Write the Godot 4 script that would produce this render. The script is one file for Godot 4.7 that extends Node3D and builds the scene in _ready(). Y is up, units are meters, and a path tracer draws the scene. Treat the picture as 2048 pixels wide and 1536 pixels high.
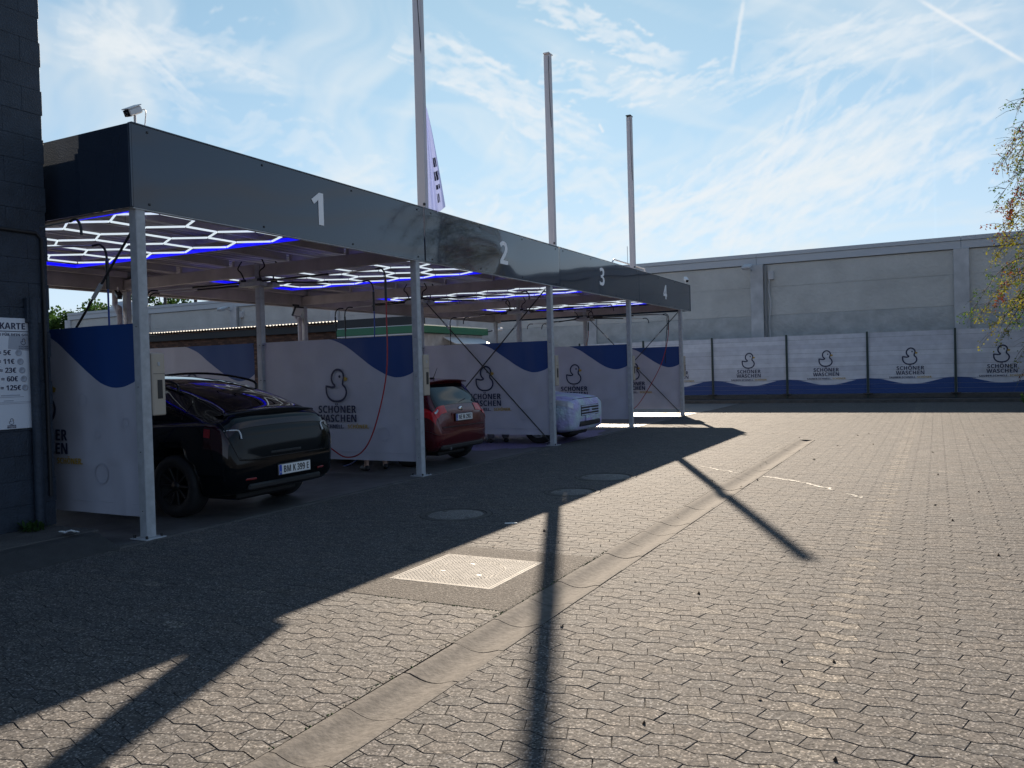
extends Node3D
# Self-service car wash yard on a sunny afternoon, seen against the light.
# World: y up, metres. The canopy's front runs along -Z at x = -7; the bays go towards -X; the camera stands at x = 0, z = 0.

const FRONT := -7.0
const MIDX := -10.25
const BACKX := -13.6
const PZ := [-5.65, -10.58, -15.5, -20.4, -25.25]
const EYE := Vector3(0, 1.6, 0)

var M := {}
var taken := {}
var rng := RandomNumberGenerator.new()
var cam: Camera3D

func _ready():
	rng.seed = 7
	view_and_light()
	make_materials()
	ground_and_paving()
	channel_and_covers()
	wash_floor()
	left_building()
	canopy()
	led_lights()
	banners()
	booms_and_hoses()
	pole_things()
	hall()
	fence()
	back_buildings()
	trees()
	cars()
	people()
	litter()

func view_and_light():
	cam = Camera3D.new()
	cam.name = "camera"
	cam.transform = Transform3D(Basis(Vector3(0.88867, -0.02755, -0.45773), Vector3(0.01620, 0.99946, -0.02869), Vector3(0.45827, 0.01809, 0.88863)).orthonormalized(), EYE)
	cam.fov = 49.92
	cam.near = 0.05
	cam.far = 600.0
	add_child(cam)
	cam.current = true
	var sun := DirectionalLight3D.new()
	sun.name = "sun"
	sun.light_energy = 1.6
	sun.light_color = Color(1.0, 0.93, 0.84)
	sun.light_angular_distance = 0.5
	sun.shadow_enabled = true
	add_child(sun)
	sun.look_at_from_position(Vector3.ZERO, -SUN, Vector3.UP)
	var env := Environment.new()
	env.background_mode = Environment.BG_SKY
	env.tonemap_mode = Environment.TONE_MAPPER_LINEAR
	env.tonemap_exposure = 2.6
	env.sdfgi_enabled = true
	env.ssao_enabled = true
	env.ssil_enabled = true
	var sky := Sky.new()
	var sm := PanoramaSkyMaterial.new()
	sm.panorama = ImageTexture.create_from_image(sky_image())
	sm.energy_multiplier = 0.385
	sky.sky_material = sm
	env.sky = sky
	var we := WorldEnvironment.new()
	we.name = "world_environment"
	we.environment = env
	add_child(we)

# towards the sun: 23.7 degrees to the left of the front line, 28.1 degrees high
const SUN := Vector3(-0.3546, 0.4710, -0.8077)

# a thin cirrus streak or contrail: from, to (directions), half width in radians, strength
const STREAKS := [
	[Vector3(-0.0116, 0.3603, -0.9327), Vector3(0.0852, 0.2826, -0.9555), 0.00218, 0.85, 0.12],
	[Vector3(-0.1763, 0.3874, -0.9049), Vector3(-0.1957, 0.3161, -0.9283), 0.00303, 0.70, 0.25],
	[Vector3(-0.3411, 0.2791, -0.8976), Vector3(-0.3375, 0.2693, -0.9020), 0.00182, 0.80, 0.10],
	[Vector3(-0.3999, 0.4088, -0.8203), Vector3(-0.2465, 0.3264, -0.9126), 0.01818, 0.75, 0.85],
	[Vector3(-0.5217, 0.3772, -0.7652), Vector3(-0.3492, 0.2479, -0.9037), 0.02545, 0.60, 0.90],
	[Vector3(-0.3943, 0.3367, -0.8551), Vector3(-0.2828, 0.3094, -0.9079), 0.01939, 0.60, 1.00],
	[Vector3(-0.3039, 0.3110, -0.9005), Vector3(-0.1930, 0.3108, -0.9307), 0.01576, 0.60, 1.00],
	[Vector3(-0.3515, 0.1724, -0.9202), Vector3(0.0162, 0.2763, -0.9609), 0.02061, 0.45, 0.90],
	[Vector3(-0.2285, 0.1080, -0.9675), Vector3(0.0856, 0.2363, -0.9679), 0.02667, 0.40, 0.90],
	[Vector3(-0.2871, 0.1488, -0.9463), Vector3(-0.0079, 0.2072, -0.9783), 0.02182, 0.50, 0.90],
	[Vector3(-0.1857, 0.3346, -0.9239), Vector3(0.0797, 0.3263, -0.9419), 0.02424, 0.30, 0.90],
	[Vector3(-0.7629, 0.3704, -0.5299), Vector3(-0.6359, 0.3289, -0.6982), 0.03333, 0.33, 0.90],
	[Vector3(-0.7648, 0.3420, -0.5460), Vector3(-0.6953, 0.2850, -0.6597), 0.02424, 0.26, 0.90],
	[Vector3(-0.5199, 0.1837, -0.8343), Vector3(-0.2825, 0.1342, -0.9499), 0.03030, 0.55, 0.80],
	[Vector3(-0.4513, 0.2384, -0.8599), Vector3(-0.1565, 0.1374, -0.9781), 0.02727, 0.40, 0.90],
	[Vector3(-0.7001, 0.2797, -0.6570), Vector3(-0.5077, 0.2005, -0.8379), 0.02727, 0.30, 0.90],
	[Vector3(-0.0809, 0.2111, -0.9741), Vector3(0.0853, 0.2683, -0.9596), 0.02182, 0.40, 0.90],
	[Vector3(-0.3208, 0.1740, -0.9310), Vector3(-0.0193, 0.3218, -0.9466), 0.00461, 0.35, 0.70],
	[Vector3(-0.2044, 0.1112, -0.9726), Vector3(0.0511, 0.2999, -0.9526), 0.00717, 0.32, 0.70],
	[Vector3(-0.3320, 0.1743, -0.9270), Vector3(-0.0596, 0.2194, -0.9738), 0.00876, 0.45, 0.70],
	[Vector3(-0.2224, 0.1606, -0.9616), Vector3(-0.0384, 0.2602, -0.9648), 0.00823, 0.46, 0.70],
	[Vector3(-0.2081, 0.1679, -0.9636), Vector3(0.0206, 0.2449, -0.9693), 0.00700, 0.29, 0.70],
	[Vector3(-0.2790, 0.1726, -0.9447), Vector3(0.0823, 0.2082, -0.9746), 0.00723, 0.33, 0.70],
	[Vector3(-0.2051, 0.1294, -0.9701), Vector3(0.0728, 0.2122, -0.9745), 0.00702, 0.35, 0.70],
	[Vector3(-0.2588, 0.1441, -0.9551), Vector3(-0.0674, 0.3095, -0.9485), 0.00867, 0.26, 0.70],
	[Vector3(-0.3575, 0.1334, -0.9243), Vector3(-0.0440, 0.2740, -0.9607), 0.00681, 0.34, 0.70],
	[Vector3(-0.1883, 0.1579, -0.9693), Vector3(-0.0161, 0.3149, -0.9490), 0.00769, 0.32, 0.70],
	[Vector3(-0.3033, 0.1210, -0.9452), Vector3(-0.0359, 0.2695, -0.9623), 0.00918, 0.28, 0.70],
	[Vector3(-0.3523, 0.1655, -0.9212), Vector3(0.0510, 0.2476, -0.9675), 0.00554, 0.33, 0.70],
	[Vector3(-0.3333, 0.1459, -0.9314), Vector3(-0.0948, 0.2577, -0.9616), 0.00913, 0.49, 0.70],
	[Vector3(-0.2371, 0.1002, -0.9663), Vector3(-0.0971, 0.3162, -0.9437), 0.00951, 0.44, 0.70],
	[Vector3(-0.2946, 0.1045, -0.9499), Vector3(0.0232, 0.2240, -0.9743), 0.00584, 0.30, 0.70],
	[Vector3(-0.2845, 0.1692, -0.9436), Vector3(-0.0249, 0.2100, -0.9774), 0.00605, 0.25, 0.70],
	[Vector3(-0.7687, 0.3681, -0.5230), Vector3(-0.6350, 0.3299, -0.6985), 0.00661, 0.17, 0.80],
	[Vector3(-0.7162, 0.3661, -0.5942), Vector3(-0.6870, 0.3470, -0.6385), 0.00518, 0.18, 0.80],
	[Vector3(-0.7308, 0.3779, -0.5684), Vector3(-0.7118, 0.3124, -0.6291), 0.00636, 0.35, 0.80],
	[Vector3(-0.7712, 0.3491, -0.5323), Vector3(-0.6371, 0.3261, -0.6984), 0.01083, 0.25, 0.80],
	[Vector3(-0.7621, 0.3575, -0.5398), Vector3(-0.7107, 0.3177, -0.6276), 0.00636, 0.33, 0.80],
	[Vector3(-0.7275, 0.3600, -0.5840), Vector3(-0.7077, 0.3302, -0.6246), 0.00632, 0.19, 0.80],
	[Vector3(-0.7712, 0.3310, -0.5438), Vector3(-0.6931, 0.3468, -0.6320), 0.01047, 0.26, 0.80],
	[Vector3(-0.7152, 0.3674, -0.5945), Vector3(-0.6280, 0.3077, -0.7148), 0.00964, 0.30, 0.80],
	[Vector3(-0.7410, 0.3787, -0.5545), Vector3(-0.7036, 0.2843, -0.6513), 0.01030, 0.33, 0.80],
	[Vector3(-0.5254, 0.3490, -0.7760), Vector3(-0.3269, 0.2450, -0.9127), 0.00819, 0.31, 0.70],
	[Vector3(-0.5050, 0.3476, -0.7900), Vector3(-0.3684, 0.2335, -0.8999), 0.00888, 0.21, 0.70],
	[Vector3(-0.4875, 0.3312, -0.8079), Vector3(-0.3333, 0.2744, -0.9020), 0.00860, 0.23, 0.70],
	[Vector3(-0.4839, 0.3487, -0.8027), Vector3(-0.3792, 0.2711, -0.8847), 0.00732, 0.31, 0.70],
	[Vector3(-0.5021, 0.3333, -0.7980), Vector3(-0.3665, 0.2783, -0.8878), 0.00871, 0.20, 0.70],
	[Vector3(-0.4826, 0.3805, -0.7888), Vector3(-0.3269, 0.2381, -0.9146), 0.00850, 0.31, 0.70],
	[Vector3(-0.4836, 0.3757, -0.7905), Vector3(-0.3348, 0.2607, -0.9055), 0.00857, 0.35, 0.70],
	[Vector3(-0.1803, 0.3120, -0.9328), Vector3(-0.0240, 0.3630, -0.9315), 0.00773, 0.32, 0.70],
	[Vector3(-0.1407, 0.2999, -0.9435), Vector3(-0.0103, 0.3416, -0.9398), 0.00857, 0.33, 0.70],
	[Vector3(-0.2308, 0.2890, -0.9291), Vector3(0.0729, 0.3400, -0.9376), 0.00748, 0.31, 0.70],
	[Vector3(-0.1467, 0.3268, -0.9336), Vector3(0.0015, 0.3322, -0.9432), 0.00953, 0.26, 0.70],
	[Vector3(-0.2180, 0.3076, -0.9262), Vector3(0.0798, 0.3149, -0.9458), 0.00695, 0.38, 0.70],
	[Vector3(-0.1461, 0.3477, -0.9262), Vector3(0.0791, 0.3325, -0.9398), 0.00631, 0.38, 0.70],
]

func sky_image() -> Image:
	var w := 1536
	var h := 768
	var img := Image.create(w, h, false, Image.FORMAT_RGBF)
	var n1 := FastNoiseLite.new()
	n1.seed = 11; n1.noise_type = FastNoiseLite.TYPE_SIMPLEX_SMOOTH; n1.frequency = 1.0
	n1.fractal_type = FastNoiseLite.FRACTAL_FBM; n1.fractal_octaves = 5; n1.fractal_gain = 0.55
	var n2 := FastNoiseLite.new()
	n2.seed = 29; n2.noise_type = FastNoiseLite.TYPE_SIMPLEX_SMOOTH; n2.frequency = 1.0
	n2.fractal_type = FastNoiseLite.FRACTAL_FBM; n2.fractal_octaves = 3
	for y in h:
		var el := PI * (0.5 - (y + 0.5) / h)
		var se := sin(el)
		var ce := cos(el)
		for x in w:
			var az := (float(x) + 0.5) / w * TAU
			# Godot panorama: u = atan2(x, -z) / TAU, wrapped
			var a := az
			var d := Vector3(sin(a) * ce, se, -cos(a) * ce)
			var up: float = max(se, 0.0)
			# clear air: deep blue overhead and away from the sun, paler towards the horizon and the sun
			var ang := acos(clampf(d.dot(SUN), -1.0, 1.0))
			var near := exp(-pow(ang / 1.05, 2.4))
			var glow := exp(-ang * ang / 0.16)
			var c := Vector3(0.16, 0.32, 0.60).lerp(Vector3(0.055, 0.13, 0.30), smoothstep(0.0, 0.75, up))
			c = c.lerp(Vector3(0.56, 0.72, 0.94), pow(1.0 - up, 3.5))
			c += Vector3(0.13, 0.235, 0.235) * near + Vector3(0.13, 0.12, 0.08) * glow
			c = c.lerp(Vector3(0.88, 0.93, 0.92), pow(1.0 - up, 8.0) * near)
			if se > 0.0:
				# cirrus on a high sheet
				var q := Vector2(d.x, d.z) / (se + 0.13)
				var warp := Vector2(n2.get_noise_2d(q.x * 0.7, q.y * 0.7), n2.get_noise_2d(q.x * 0.7 + 40.0, q.y * 0.7 - 9.0)) * 0.22
				var s := q + warp
				var r1 := Vector2(s.x * 0.80 + s.y * 0.60, -s.x * 0.60 + s.y * 0.80)
				var r2 := Vector2(s.x * 0.35 - s.y * 0.94, s.x * 0.94 + s.y * 0.35)
				var f1 := n1.get_noise_2d(r1.x * 0.45, r1.y * 2.6)
				var f2 := n1.get_noise_2d(r2.x * 0.5 + 70.0, r2.y * 2.2 + 20.0)
				var big := n2.get_noise_2d(q.x * 0.5 - 17.0, q.y * 0.5 + 5.0)
				var cl: float = clamp(f1 * 1.5 + big * 0.7 - 0.06, 0.0, 1.0) * 0.75 + clamp(f2 * 1.4 - big * 0.5 - 0.10, 0.0, 1.0) * 0.6
				cl = clamp(cl, 0.0, 0.8)
				c = c.lerp(Vector3(0.82, 0.88, 0.91) * (0.38 + 0.62 * clampf(near + 0.1, 0.0, 1.0)), cl * smoothstep(0.0, 0.06, se))
			else:
				c = Vector3(0.25, 0.25, 0.25)
			img.set_pixel(x, y, Color(c.x, c.y, c.z))
	img.resize(4096, 2048, Image.INTERPOLATE_CUBIC)
	var n3 := FastNoiseLite.new()
	n3.seed = 5; n3.noise_type = FastNoiseLite.TYPE_SIMPLEX_SMOOTH; n3.frequency = 1.0
	n3.fractal_type = FastNoiseLite.FRACTAL_FBM; n3.fractal_octaves = 4; n3.fractal_gain = 0.6
	# the seam lies ahead of the camera: turn the picture half round while the streaks are laid
	var turned := half_turn(img)
	for s in STREAKS:
		streak(turned, s[0], s[1], s[2], s[3], s[4], n3)
	img = half_turn(turned)
	img.convert(Image.FORMAT_RGBH)
	return img

func half_turn(img: Image) -> Image:
	var w := img.get_width()
	var h := img.get_height()
	var out := Image.create(w, h, false, img.get_format())
	out.blit_rect(img, Rect2i(0, 0, w / 2, h), Vector2i(w / 2, 0))
	out.blit_rect(img, Rect2i(w / 2, 0, w / 2, h), Vector2i.ZERO)
	return out

func streak(img: Image, a: Vector3, b: Vector3, half: float, strength: float, ragged: float, n: FastNoiseLite):
	a = a.normalized()
	b = b.normalized()
	var along := (b - a).normalized()
	var nrm := a.cross(b).normalized()
	var total := a.angle_to(b)
	var w := img.get_width()
	var h := img.get_height()
	var lo := Vector2(INF, INF)
	var hi := -lo
	for k in 33:
		var d := a.slerp(b, k / 32.0)
		var u := (atan2(d.x, -d.z) / TAU + 0.5) * w
		var v := (0.5 - asin(d.y) / PI) * h
		lo = lo.min(Vector2(u, v))
		hi = hi.max(Vector2(u, v))
	var pad := half * 2.5 * w / TAU + 4.0
	for y in range(max(0, int(lo.y - pad)), min(h / 2 - 1, int(hi.y + pad))):
		var el := PI * (0.5 - (y + 0.5) / h)
		for x in range(max(0, int(lo.x - pad * 1.6)), min(w, int(hi.x + pad * 1.6))):
			var az := (x + 0.5) / w * TAU - PI
			var d := Vector3(sin(az) * cos(el), sin(el), -cos(az) * cos(el))
			var t := a.signed_angle_to(d, nrm) / total
			if t < -0.05 or t > 1.05:
				continue
			var off := asin(clamp(d.dot(nrm), -1.0, 1.0)) / half
			off += ragged * 0.8 * n.get_noise_2d(t * total * 5.0, 3.0 + half * 100.0)
			var e := 1.0 - absf(off)
			if e < -1.2:
				continue
			var grain := n.get_noise_2d(t * total * 30.0 + off * 1.1, off * 0.9 + half * 300.0 - t * total * 8.0)
			var m := smoothstep(0.0, 0.6, e + ragged * (grain * 1.6 - 0.15)) * smoothstep(-0.05, 0.12, t) * (1.0 - smoothstep(0.85, 1.05, t))
			m *= strength * (1.0 - ragged * 0.45 + ragged * 0.8 * grain)
			if m > 0.002:
				var c := img.get_pixel(x, y)
				img.set_pixel(x, y, c.lerp(Color(0.86, 0.90, 0.93), clamp(m, 0.0, 0.95)))

# ---------------------------------------------------------------- scene tree helpers

func numbered(called: String) -> String:
	var n: int = taken.get(called, 0)
	taken[called] = n + 1
	return called if n == 0 else "%s_%03d" % [called, n]

func thing(called: String, label: String, category: String, at := Vector3.ZERO, turn := 0.0, group := "") -> Node3D:
	var o := Node3D.new()
	o.name = numbered(called)
	add_child(o, true)
	o.position = at
	o.rotation.y = turn
	tag(o, label, category, group)
	return o

func tag(o: Node, label: String, category: String, group := ""):
	o.set_meta("label", label)
	o.set_meta("category", category)
	if group:
		o.set_meta("group", group)
	elif o.has_meta("group"):
		o.remove_meta("group")

func structure(called: String) -> Node3D:
	var o := Node3D.new()
	o.name = numbered(called)
	o.set_meta("kind", "structure")
	add_child(o, true)
	return o

func part(called: String, mesh: Mesh, mat: Material, parent: Node, xf := Transform3D.IDENTITY) -> MeshInstance3D:
	var o := MeshInstance3D.new()
	o.name = called if parent != self else numbered(called)
	o.mesh = mesh
	o.material_override = mat
	o.transform = xf
	parent.add_child(o, true)
	return o

func at(p: Vector3) -> Transform3D:
	return Transform3D(Basis.IDENTITY, p)

func copy_thing(o: Node3D, p: Vector3, turn: float, label: String, base: String) -> Node3D:
	var c := o.duplicate()
	c.name = numbered(base)
	add_child(c, true)
	c.position = p
	c.rotation.y = turn
	c.set_meta("label", label)
	return c

# ---------------------------------------------------------------- mesh helpers

class Shape:
	var st := SurfaceTool.new()
	func _init():
		st.begin(Mesh.PRIMITIVE_TRIANGLES)
		st.set_smooth_group(-1)
	func smooth(on: bool) -> Shape:
		st.set_smooth_group(0 if on else -1)
		return self
	func tri(a: Vector3, b: Vector3, c: Vector3):
		st.add_vertex(a); st.add_vertex(c); st.add_vertex(b)
	func quad(a: Vector3, b: Vector3, c: Vector3, d: Vector3):
		tri(a, b, c); tri(a, c, d)
	func box(size: Vector3, xf := Transform3D.IDENTITY, bevel := 0.0):
		var h := size * 0.5
		var b: float = min(bevel, 0.45 * min(size.x, min(size.y, size.z)))
		for ax in 3:
			for s in [-1.0, 1.0]:
				var u := (ax + 1) % 3
				var v := (ax + 2) % 3
				var p: Array[Vector3] = []
				for k in [[-1, -1], [1, -1], [1, 1], [-1, 1]]:
					var q := Vector3.ZERO
					q[ax] = s * h[ax]
					q[u] = k[0] * (h[u] - b)
					q[v] = k[1] * (h[v] - b)
					p.append(xf * q)
				if s > 0: quad(p[0], p[1], p[2], p[3])
				else: quad(p[3], p[2], p[1], p[0])
		if b <= 0.0:
			return
		for ax in 3:
			var u := (ax + 1) % 3
			var v := (ax + 2) % 3
			for su in [-1.0, 1.0]:
				for sv in [-1.0, 1.0]:
					var p: Array[Vector3] = []
					for k in [[-1.0, true], [1.0, true], [1.0, false], [-1.0, false]]:
						var q := Vector3.ZERO
						q[ax] = k[0] * (h[ax] - b)
						q[u] = su * (h[u] - (0.0 if k[1] else b))
						q[v] = sv * (h[v] - (b if k[1] else 0.0))
						p.append(xf * q)
					if su * sv < 0: quad(p[0], p[1], p[2], p[3])
					else: quad(p[3], p[2], p[1], p[0])
		for sx in [-1.0, 1.0]:
			for sy in [-1.0, 1.0]:
				for sz in [-1.0, 1.0]:
					var s := Vector3(sx, sy, sz)
					var a := xf * (s * (h - Vector3(0, b, b)))
					var c := xf * (s * (h - Vector3(b, 0, b)))
					var d := xf * (s * (h - Vector3(b, b, 0)))
					if sx * sy * sz > 0: tri(a, c, d)
					else: tri(a, d, c)
	func slab(lo: Vector3, hi: Vector3, bevel := 0.0):
		box(hi - lo, Transform3D(Basis.IDENTITY, (lo + hi) * 0.5), bevel)
	func bar(a: Vector3, b: Vector3, w: float, h: float, bevel := 0.0, up := Vector3.UP):
		var d := (b - a).normalized()
		if absf(d.dot(up)) > 0.98: up = Vector3.RIGHT
		var x := up.cross(d).normalized()
		box(Vector3(w, h, a.distance_to(b)), Transform3D(Basis(x, d.cross(x), d), (a + b) * 0.5), bevel)
	func tube(pts: Array, radius, sides := 8, caps := true):
		var n := pts.size()
		var rings := []
		var t0: Vector3 = (pts[1] - pts[0]).normalized()
		var x := t0.cross(Vector3.UP if absf(t0.y) < 0.9 else Vector3.RIGHT).normalized()
		for i in n:
			var t: Vector3 = (pts[min(i + 1, n - 1)] - pts[max(i - 1, 0)]).normalized()
			x = (x - t * x.dot(t)).normalized()
			var y := t.cross(x)
			var r: float = radius[i] if radius is Array else radius
			var ring := []
			for k in sides:
				var a := TAU * k / sides
				ring.append(pts[i] + (x * cos(a) + y * sin(a)) * r)
			rings.append(ring)
		st.set_smooth_group(0)
		for i in n - 1:
			for k in sides:
				var l := (k + 1) % sides
				quad(rings[i][k], rings[i][l], rings[i + 1][l], rings[i + 1][k])
		st.set_smooth_group(-1)
		if caps:
			for k in range(1, sides - 1):
				tri(rings[0][0], rings[0][k + 1], rings[0][k])
				tri(rings[n - 1][0], rings[n - 1][k], rings[n - 1][k + 1])
	func prism(poly: PackedVector2Array, depth: float, xf := Transform3D.IDENTITY):
		# outline in xy (either way round), front face at z = +depth/2
		var p := poly.duplicate()
		if Geometry2D.is_polygon_clockwise(p): p.reverse()
		var idx := Geometry2D.triangulate_polygon(p)
		for k in range(0, idx.size(), 3):
			var a := p[idx[k]]
			var b := p[idx[k + 1]]
			var c := p[idx[k + 2]]
			if (b - a).cross(c - a) < 0:
				var t := b
				b = c
				c = t
			tri(xf * Vector3(a.x, a.y, depth / 2), xf * Vector3(b.x, b.y, depth / 2), xf * Vector3(c.x, c.y, depth / 2))
			tri(xf * Vector3(a.x, a.y, -depth / 2), xf * Vector3(c.x, c.y, -depth / 2), xf * Vector3(b.x, b.y, -depth / 2))
		for k in p.size():
			var a := p[k]
			var b := p[(k + 1) % p.size()]
			quad(xf * Vector3(a.x, a.y, -depth / 2), xf * Vector3(b.x, b.y, -depth / 2), xf * Vector3(b.x, b.y, depth / 2), xf * Vector3(a.x, a.y, depth / 2))
	func lathe(profile: Array, segs := 24, xf := Transform3D.IDENTITY, is_smooth := true):
		# profile of Vector2(radius, y), bottom to top
		st.set_smooth_group(0 if is_smooth else -1)
		for i in profile.size() - 1:
			for k in segs:
				var a := TAU * k / segs
				var b := TAU * (k + 1) / segs
				var p: Vector2 = profile[i]
				var q: Vector2 = profile[i + 1]
				quad(xf * Vector3(p.x * cos(a), p.y, p.x * sin(a)), xf * Vector3(q.x * cos(a), q.y, q.x * sin(a)), xf * Vector3(q.x * cos(b), q.y, q.x * sin(b)), xf * Vector3(p.x * cos(b), p.y, p.x * sin(b)))
		st.set_smooth_group(-1)
	func done() -> ArrayMesh:
		st.generate_normals()
		st.index()
		return st.commit()

var boxes := {}
func box_mesh(size: Vector3, bevel := 0.004) -> ArrayMesh:
	var key := "%.4v %.4f" % [size, bevel]
	if not boxes.has(key):
		var s := Shape.new()
		s.box(size, Transform3D.IDENTITY, bevel)
		boxes[key] = s.done()
	return boxes[key]

func block(called: String, lo: Vector3, hi: Vector3, mat: Material, parent: Node, bevel := 0.004) -> MeshInstance3D:
	return part(called, box_mesh((hi - lo).abs(), bevel), mat, parent, at((lo + hi) * 0.5))

func bar_part(called: String, a: Vector3, b: Vector3, w: float, h: float, mat: Material, parent: Node, bevel := 0.004) -> MeshInstance3D:
	var s := Shape.new()
	s.bar(a, b, w, h, bevel)
	return part(called, s.done(), mat, parent)

func tube_part(called: String, pts: Array, r, mat: Material, parent: Node, sides := 8) -> MeshInstance3D:
	var s := Shape.new()
	s.tube(pts, r, sides)
	return part(called, s.done(), mat, parent)

func smooth_path(pts: Array, sub := 6) -> Array:
	var out := []
	for i in pts.size() - 1:
		var p0: Vector3 = pts[max(i - 1, 0)]
		var p3: Vector3 = pts[min(i + 2, pts.size() - 1)]
		for k in sub:
			out.append(pts[i].cubic_interpolate(pts[i + 1], p0, p3, float(k) / sub))
	out.append(pts[-1])
	return out

func lettering(words: String, height: float, mat: Material, parent: Node, xf: Transform3D, stretch := 1.0, depth := 0.003, called := "lettering") -> MeshInstance3D:
	# capital height = height; centred on xf's origin, facing +z
	var f := SystemFont.new()
	f.font_names = PackedStringArray(["Droid Sans"])
	f.font_weight = 700
	var t := TextMesh.new()
	t.font = f
	t.font_size = 64
	t.pixel_size = height / 46.0
	t.depth = depth
	t.curve_step = 2.0
	t.text = words
	t.horizontal_alignment = HORIZONTAL_ALIGNMENT_CENTER
	t.vertical_alignment = VERTICAL_ALIGNMENT_CENTER
	return part(called, t, mat, parent, xf * Transform3D(Basis.from_scale(Vector3(stretch, 1, 1)), Vector3.ZERO))

# ---------------------------------------------------------------- materials

func lin(r: float, g: float, b: float) -> Color:
	return Color(r, g, b).linear_to_srgb()

func grain(seed_: int, freq: float, lo: float, hi: float, size := 512, octaves := 4, kind := FastNoiseLite.TYPE_SIMPLEX_SMOOTH, tint := Vector3.ONE) -> ImageTexture:
	var n := FastNoiseLite.new()
	n.seed = seed_; n.noise_type = kind; n.frequency = freq
	n.fractal_type = FastNoiseLite.FRACTAL_FBM; n.fractal_octaves = octaves; n.fractal_gain = 0.55
	var img := n.get_seamless_image(size, size)
	img.convert(Image.FORMAT_L8)
	var src := img.get_data()
	var out := PackedByteArray()
	out.resize(size * size * 3)
	var table := []
	for k in 256:
		var v: float = lerp(lo, hi, k / 255.0)
		var c := Color(v, pow(v, tint.y), pow(v, tint.z)).linear_to_srgb()
		table.append([int(c.r * 255), int(c.g * 255), int(c.b * 255)])
	for k in size * size:
		var t: Array = table[src[k]]
		out[k * 3] = t[0]; out[k * 3 + 1] = t[1]; out[k * 3 + 2] = t[2]
	var im := Image.create_from_data(size, size, false, Image.FORMAT_RGB8, out)
	im.generate_mipmaps()
	return ImageTexture.create_from_image(im)

func bumps(seed_: int, freq: float, strength: float, size := 512, octaves := 4, kind := FastNoiseLite.TYPE_SIMPLEX_SMOOTH) -> ImageTexture:
	var n := FastNoiseLite.new()
	n.seed = seed_; n.noise_type = kind; n.frequency = freq
	n.fractal_type = FastNoiseLite.FRACTAL_FBM; n.fractal_octaves = octaves
	var img := n.get_seamless_image(size, size)
	img.convert(Image.FORMAT_RGBA8)
	img.bump_map_to_normal_map(strength)
	return ImageTexture.create_from_image(img)

func mat(called: String, c: Color, rough := 0.6, metal := 0.0) -> StandardMaterial3D:
	var m := StandardMaterial3D.new()
	m.resource_name = called
	m.albedo_color = c
	m.roughness = rough
	m.metallic = metal
	M[called] = m
	return m

func dress(m: StandardMaterial3D, albedo: Texture2D, scale: float, normal: Texture2D = null, normal_scale := 1.0, world := true):
	m.albedo_texture = albedo
	m.uv1_triplanar = true
	m.uv1_world_triplanar = world
	m.uv1_scale = Vector3.ONE * scale
	if normal:
		m.normal_enabled = true
		m.normal_texture = normal
		m.normal_scale = normal_scale

func aggregate_glint_tex(size: int, dots: int, base: float, seed_: int) -> ImageTexture:
	# exposed aggregate: mottled cement, light and dark stone chips, sun glints painted in
	var r := RandomNumberGenerator.new()
	r.seed = seed_
	var n := FastNoiseLite.new()
	n.seed = seed_; n.frequency = 0.02; n.fractal_octaves = 5; n.fractal_gain = 0.7
	n.noise_type = FastNoiseLite.TYPE_SIMPLEX
	var img := n.get_seamless_image(size, size)
	img.convert(Image.FORMAT_RGB8)
	var d := img.get_data()
	for k in range(0, d.size(), 3):
		var v := base * (0.78 + 0.44 * d[k] / 255.0) * (0.9 + 0.2 * r.randf())
		var c := Color(v, v * 0.965, v * 0.935).linear_to_srgb()
		d[k] = int(min(c.r, 1.0) * 255); d[k + 1] = int(min(c.g, 1.0) * 255); d[k + 2] = int(min(c.b, 1.0) * 255)
	img = Image.create_from_data(size, size, false, Image.FORMAT_RGB8, d)
	for k in dots:
		var x := r.randi_range(0, size - 1)
		var y := r.randi_range(0, size - 1)
		var rad := r.randf_range(0.9, 4.2)
		var v := base * (r.randf_range(1.3, 2.6) if r.randf() < 0.45 else (r.randf_range(2.6, 3.6) if r.randf() < 0.45 else r.randf_range(0.2, 0.6)))
		var warm := r.randf_range(0.86, 1.0)
		var c := Color(min(v, 1.0), min(v * (0.5 + 0.5 * warm), 1.0), min(v * warm * 0.98, 1.0)).linear_to_srgb()
		for dy in range(-4, 5):
			for dx in range(-4, 5):
				if dx * dx + dy * dy <= rad * rad:
					img.set_pixel((x + dx + size) % size, (y + dy + size) % size, c)
	img.generate_mipmaps()
	return ImageTexture.create_from_image(img)

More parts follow.
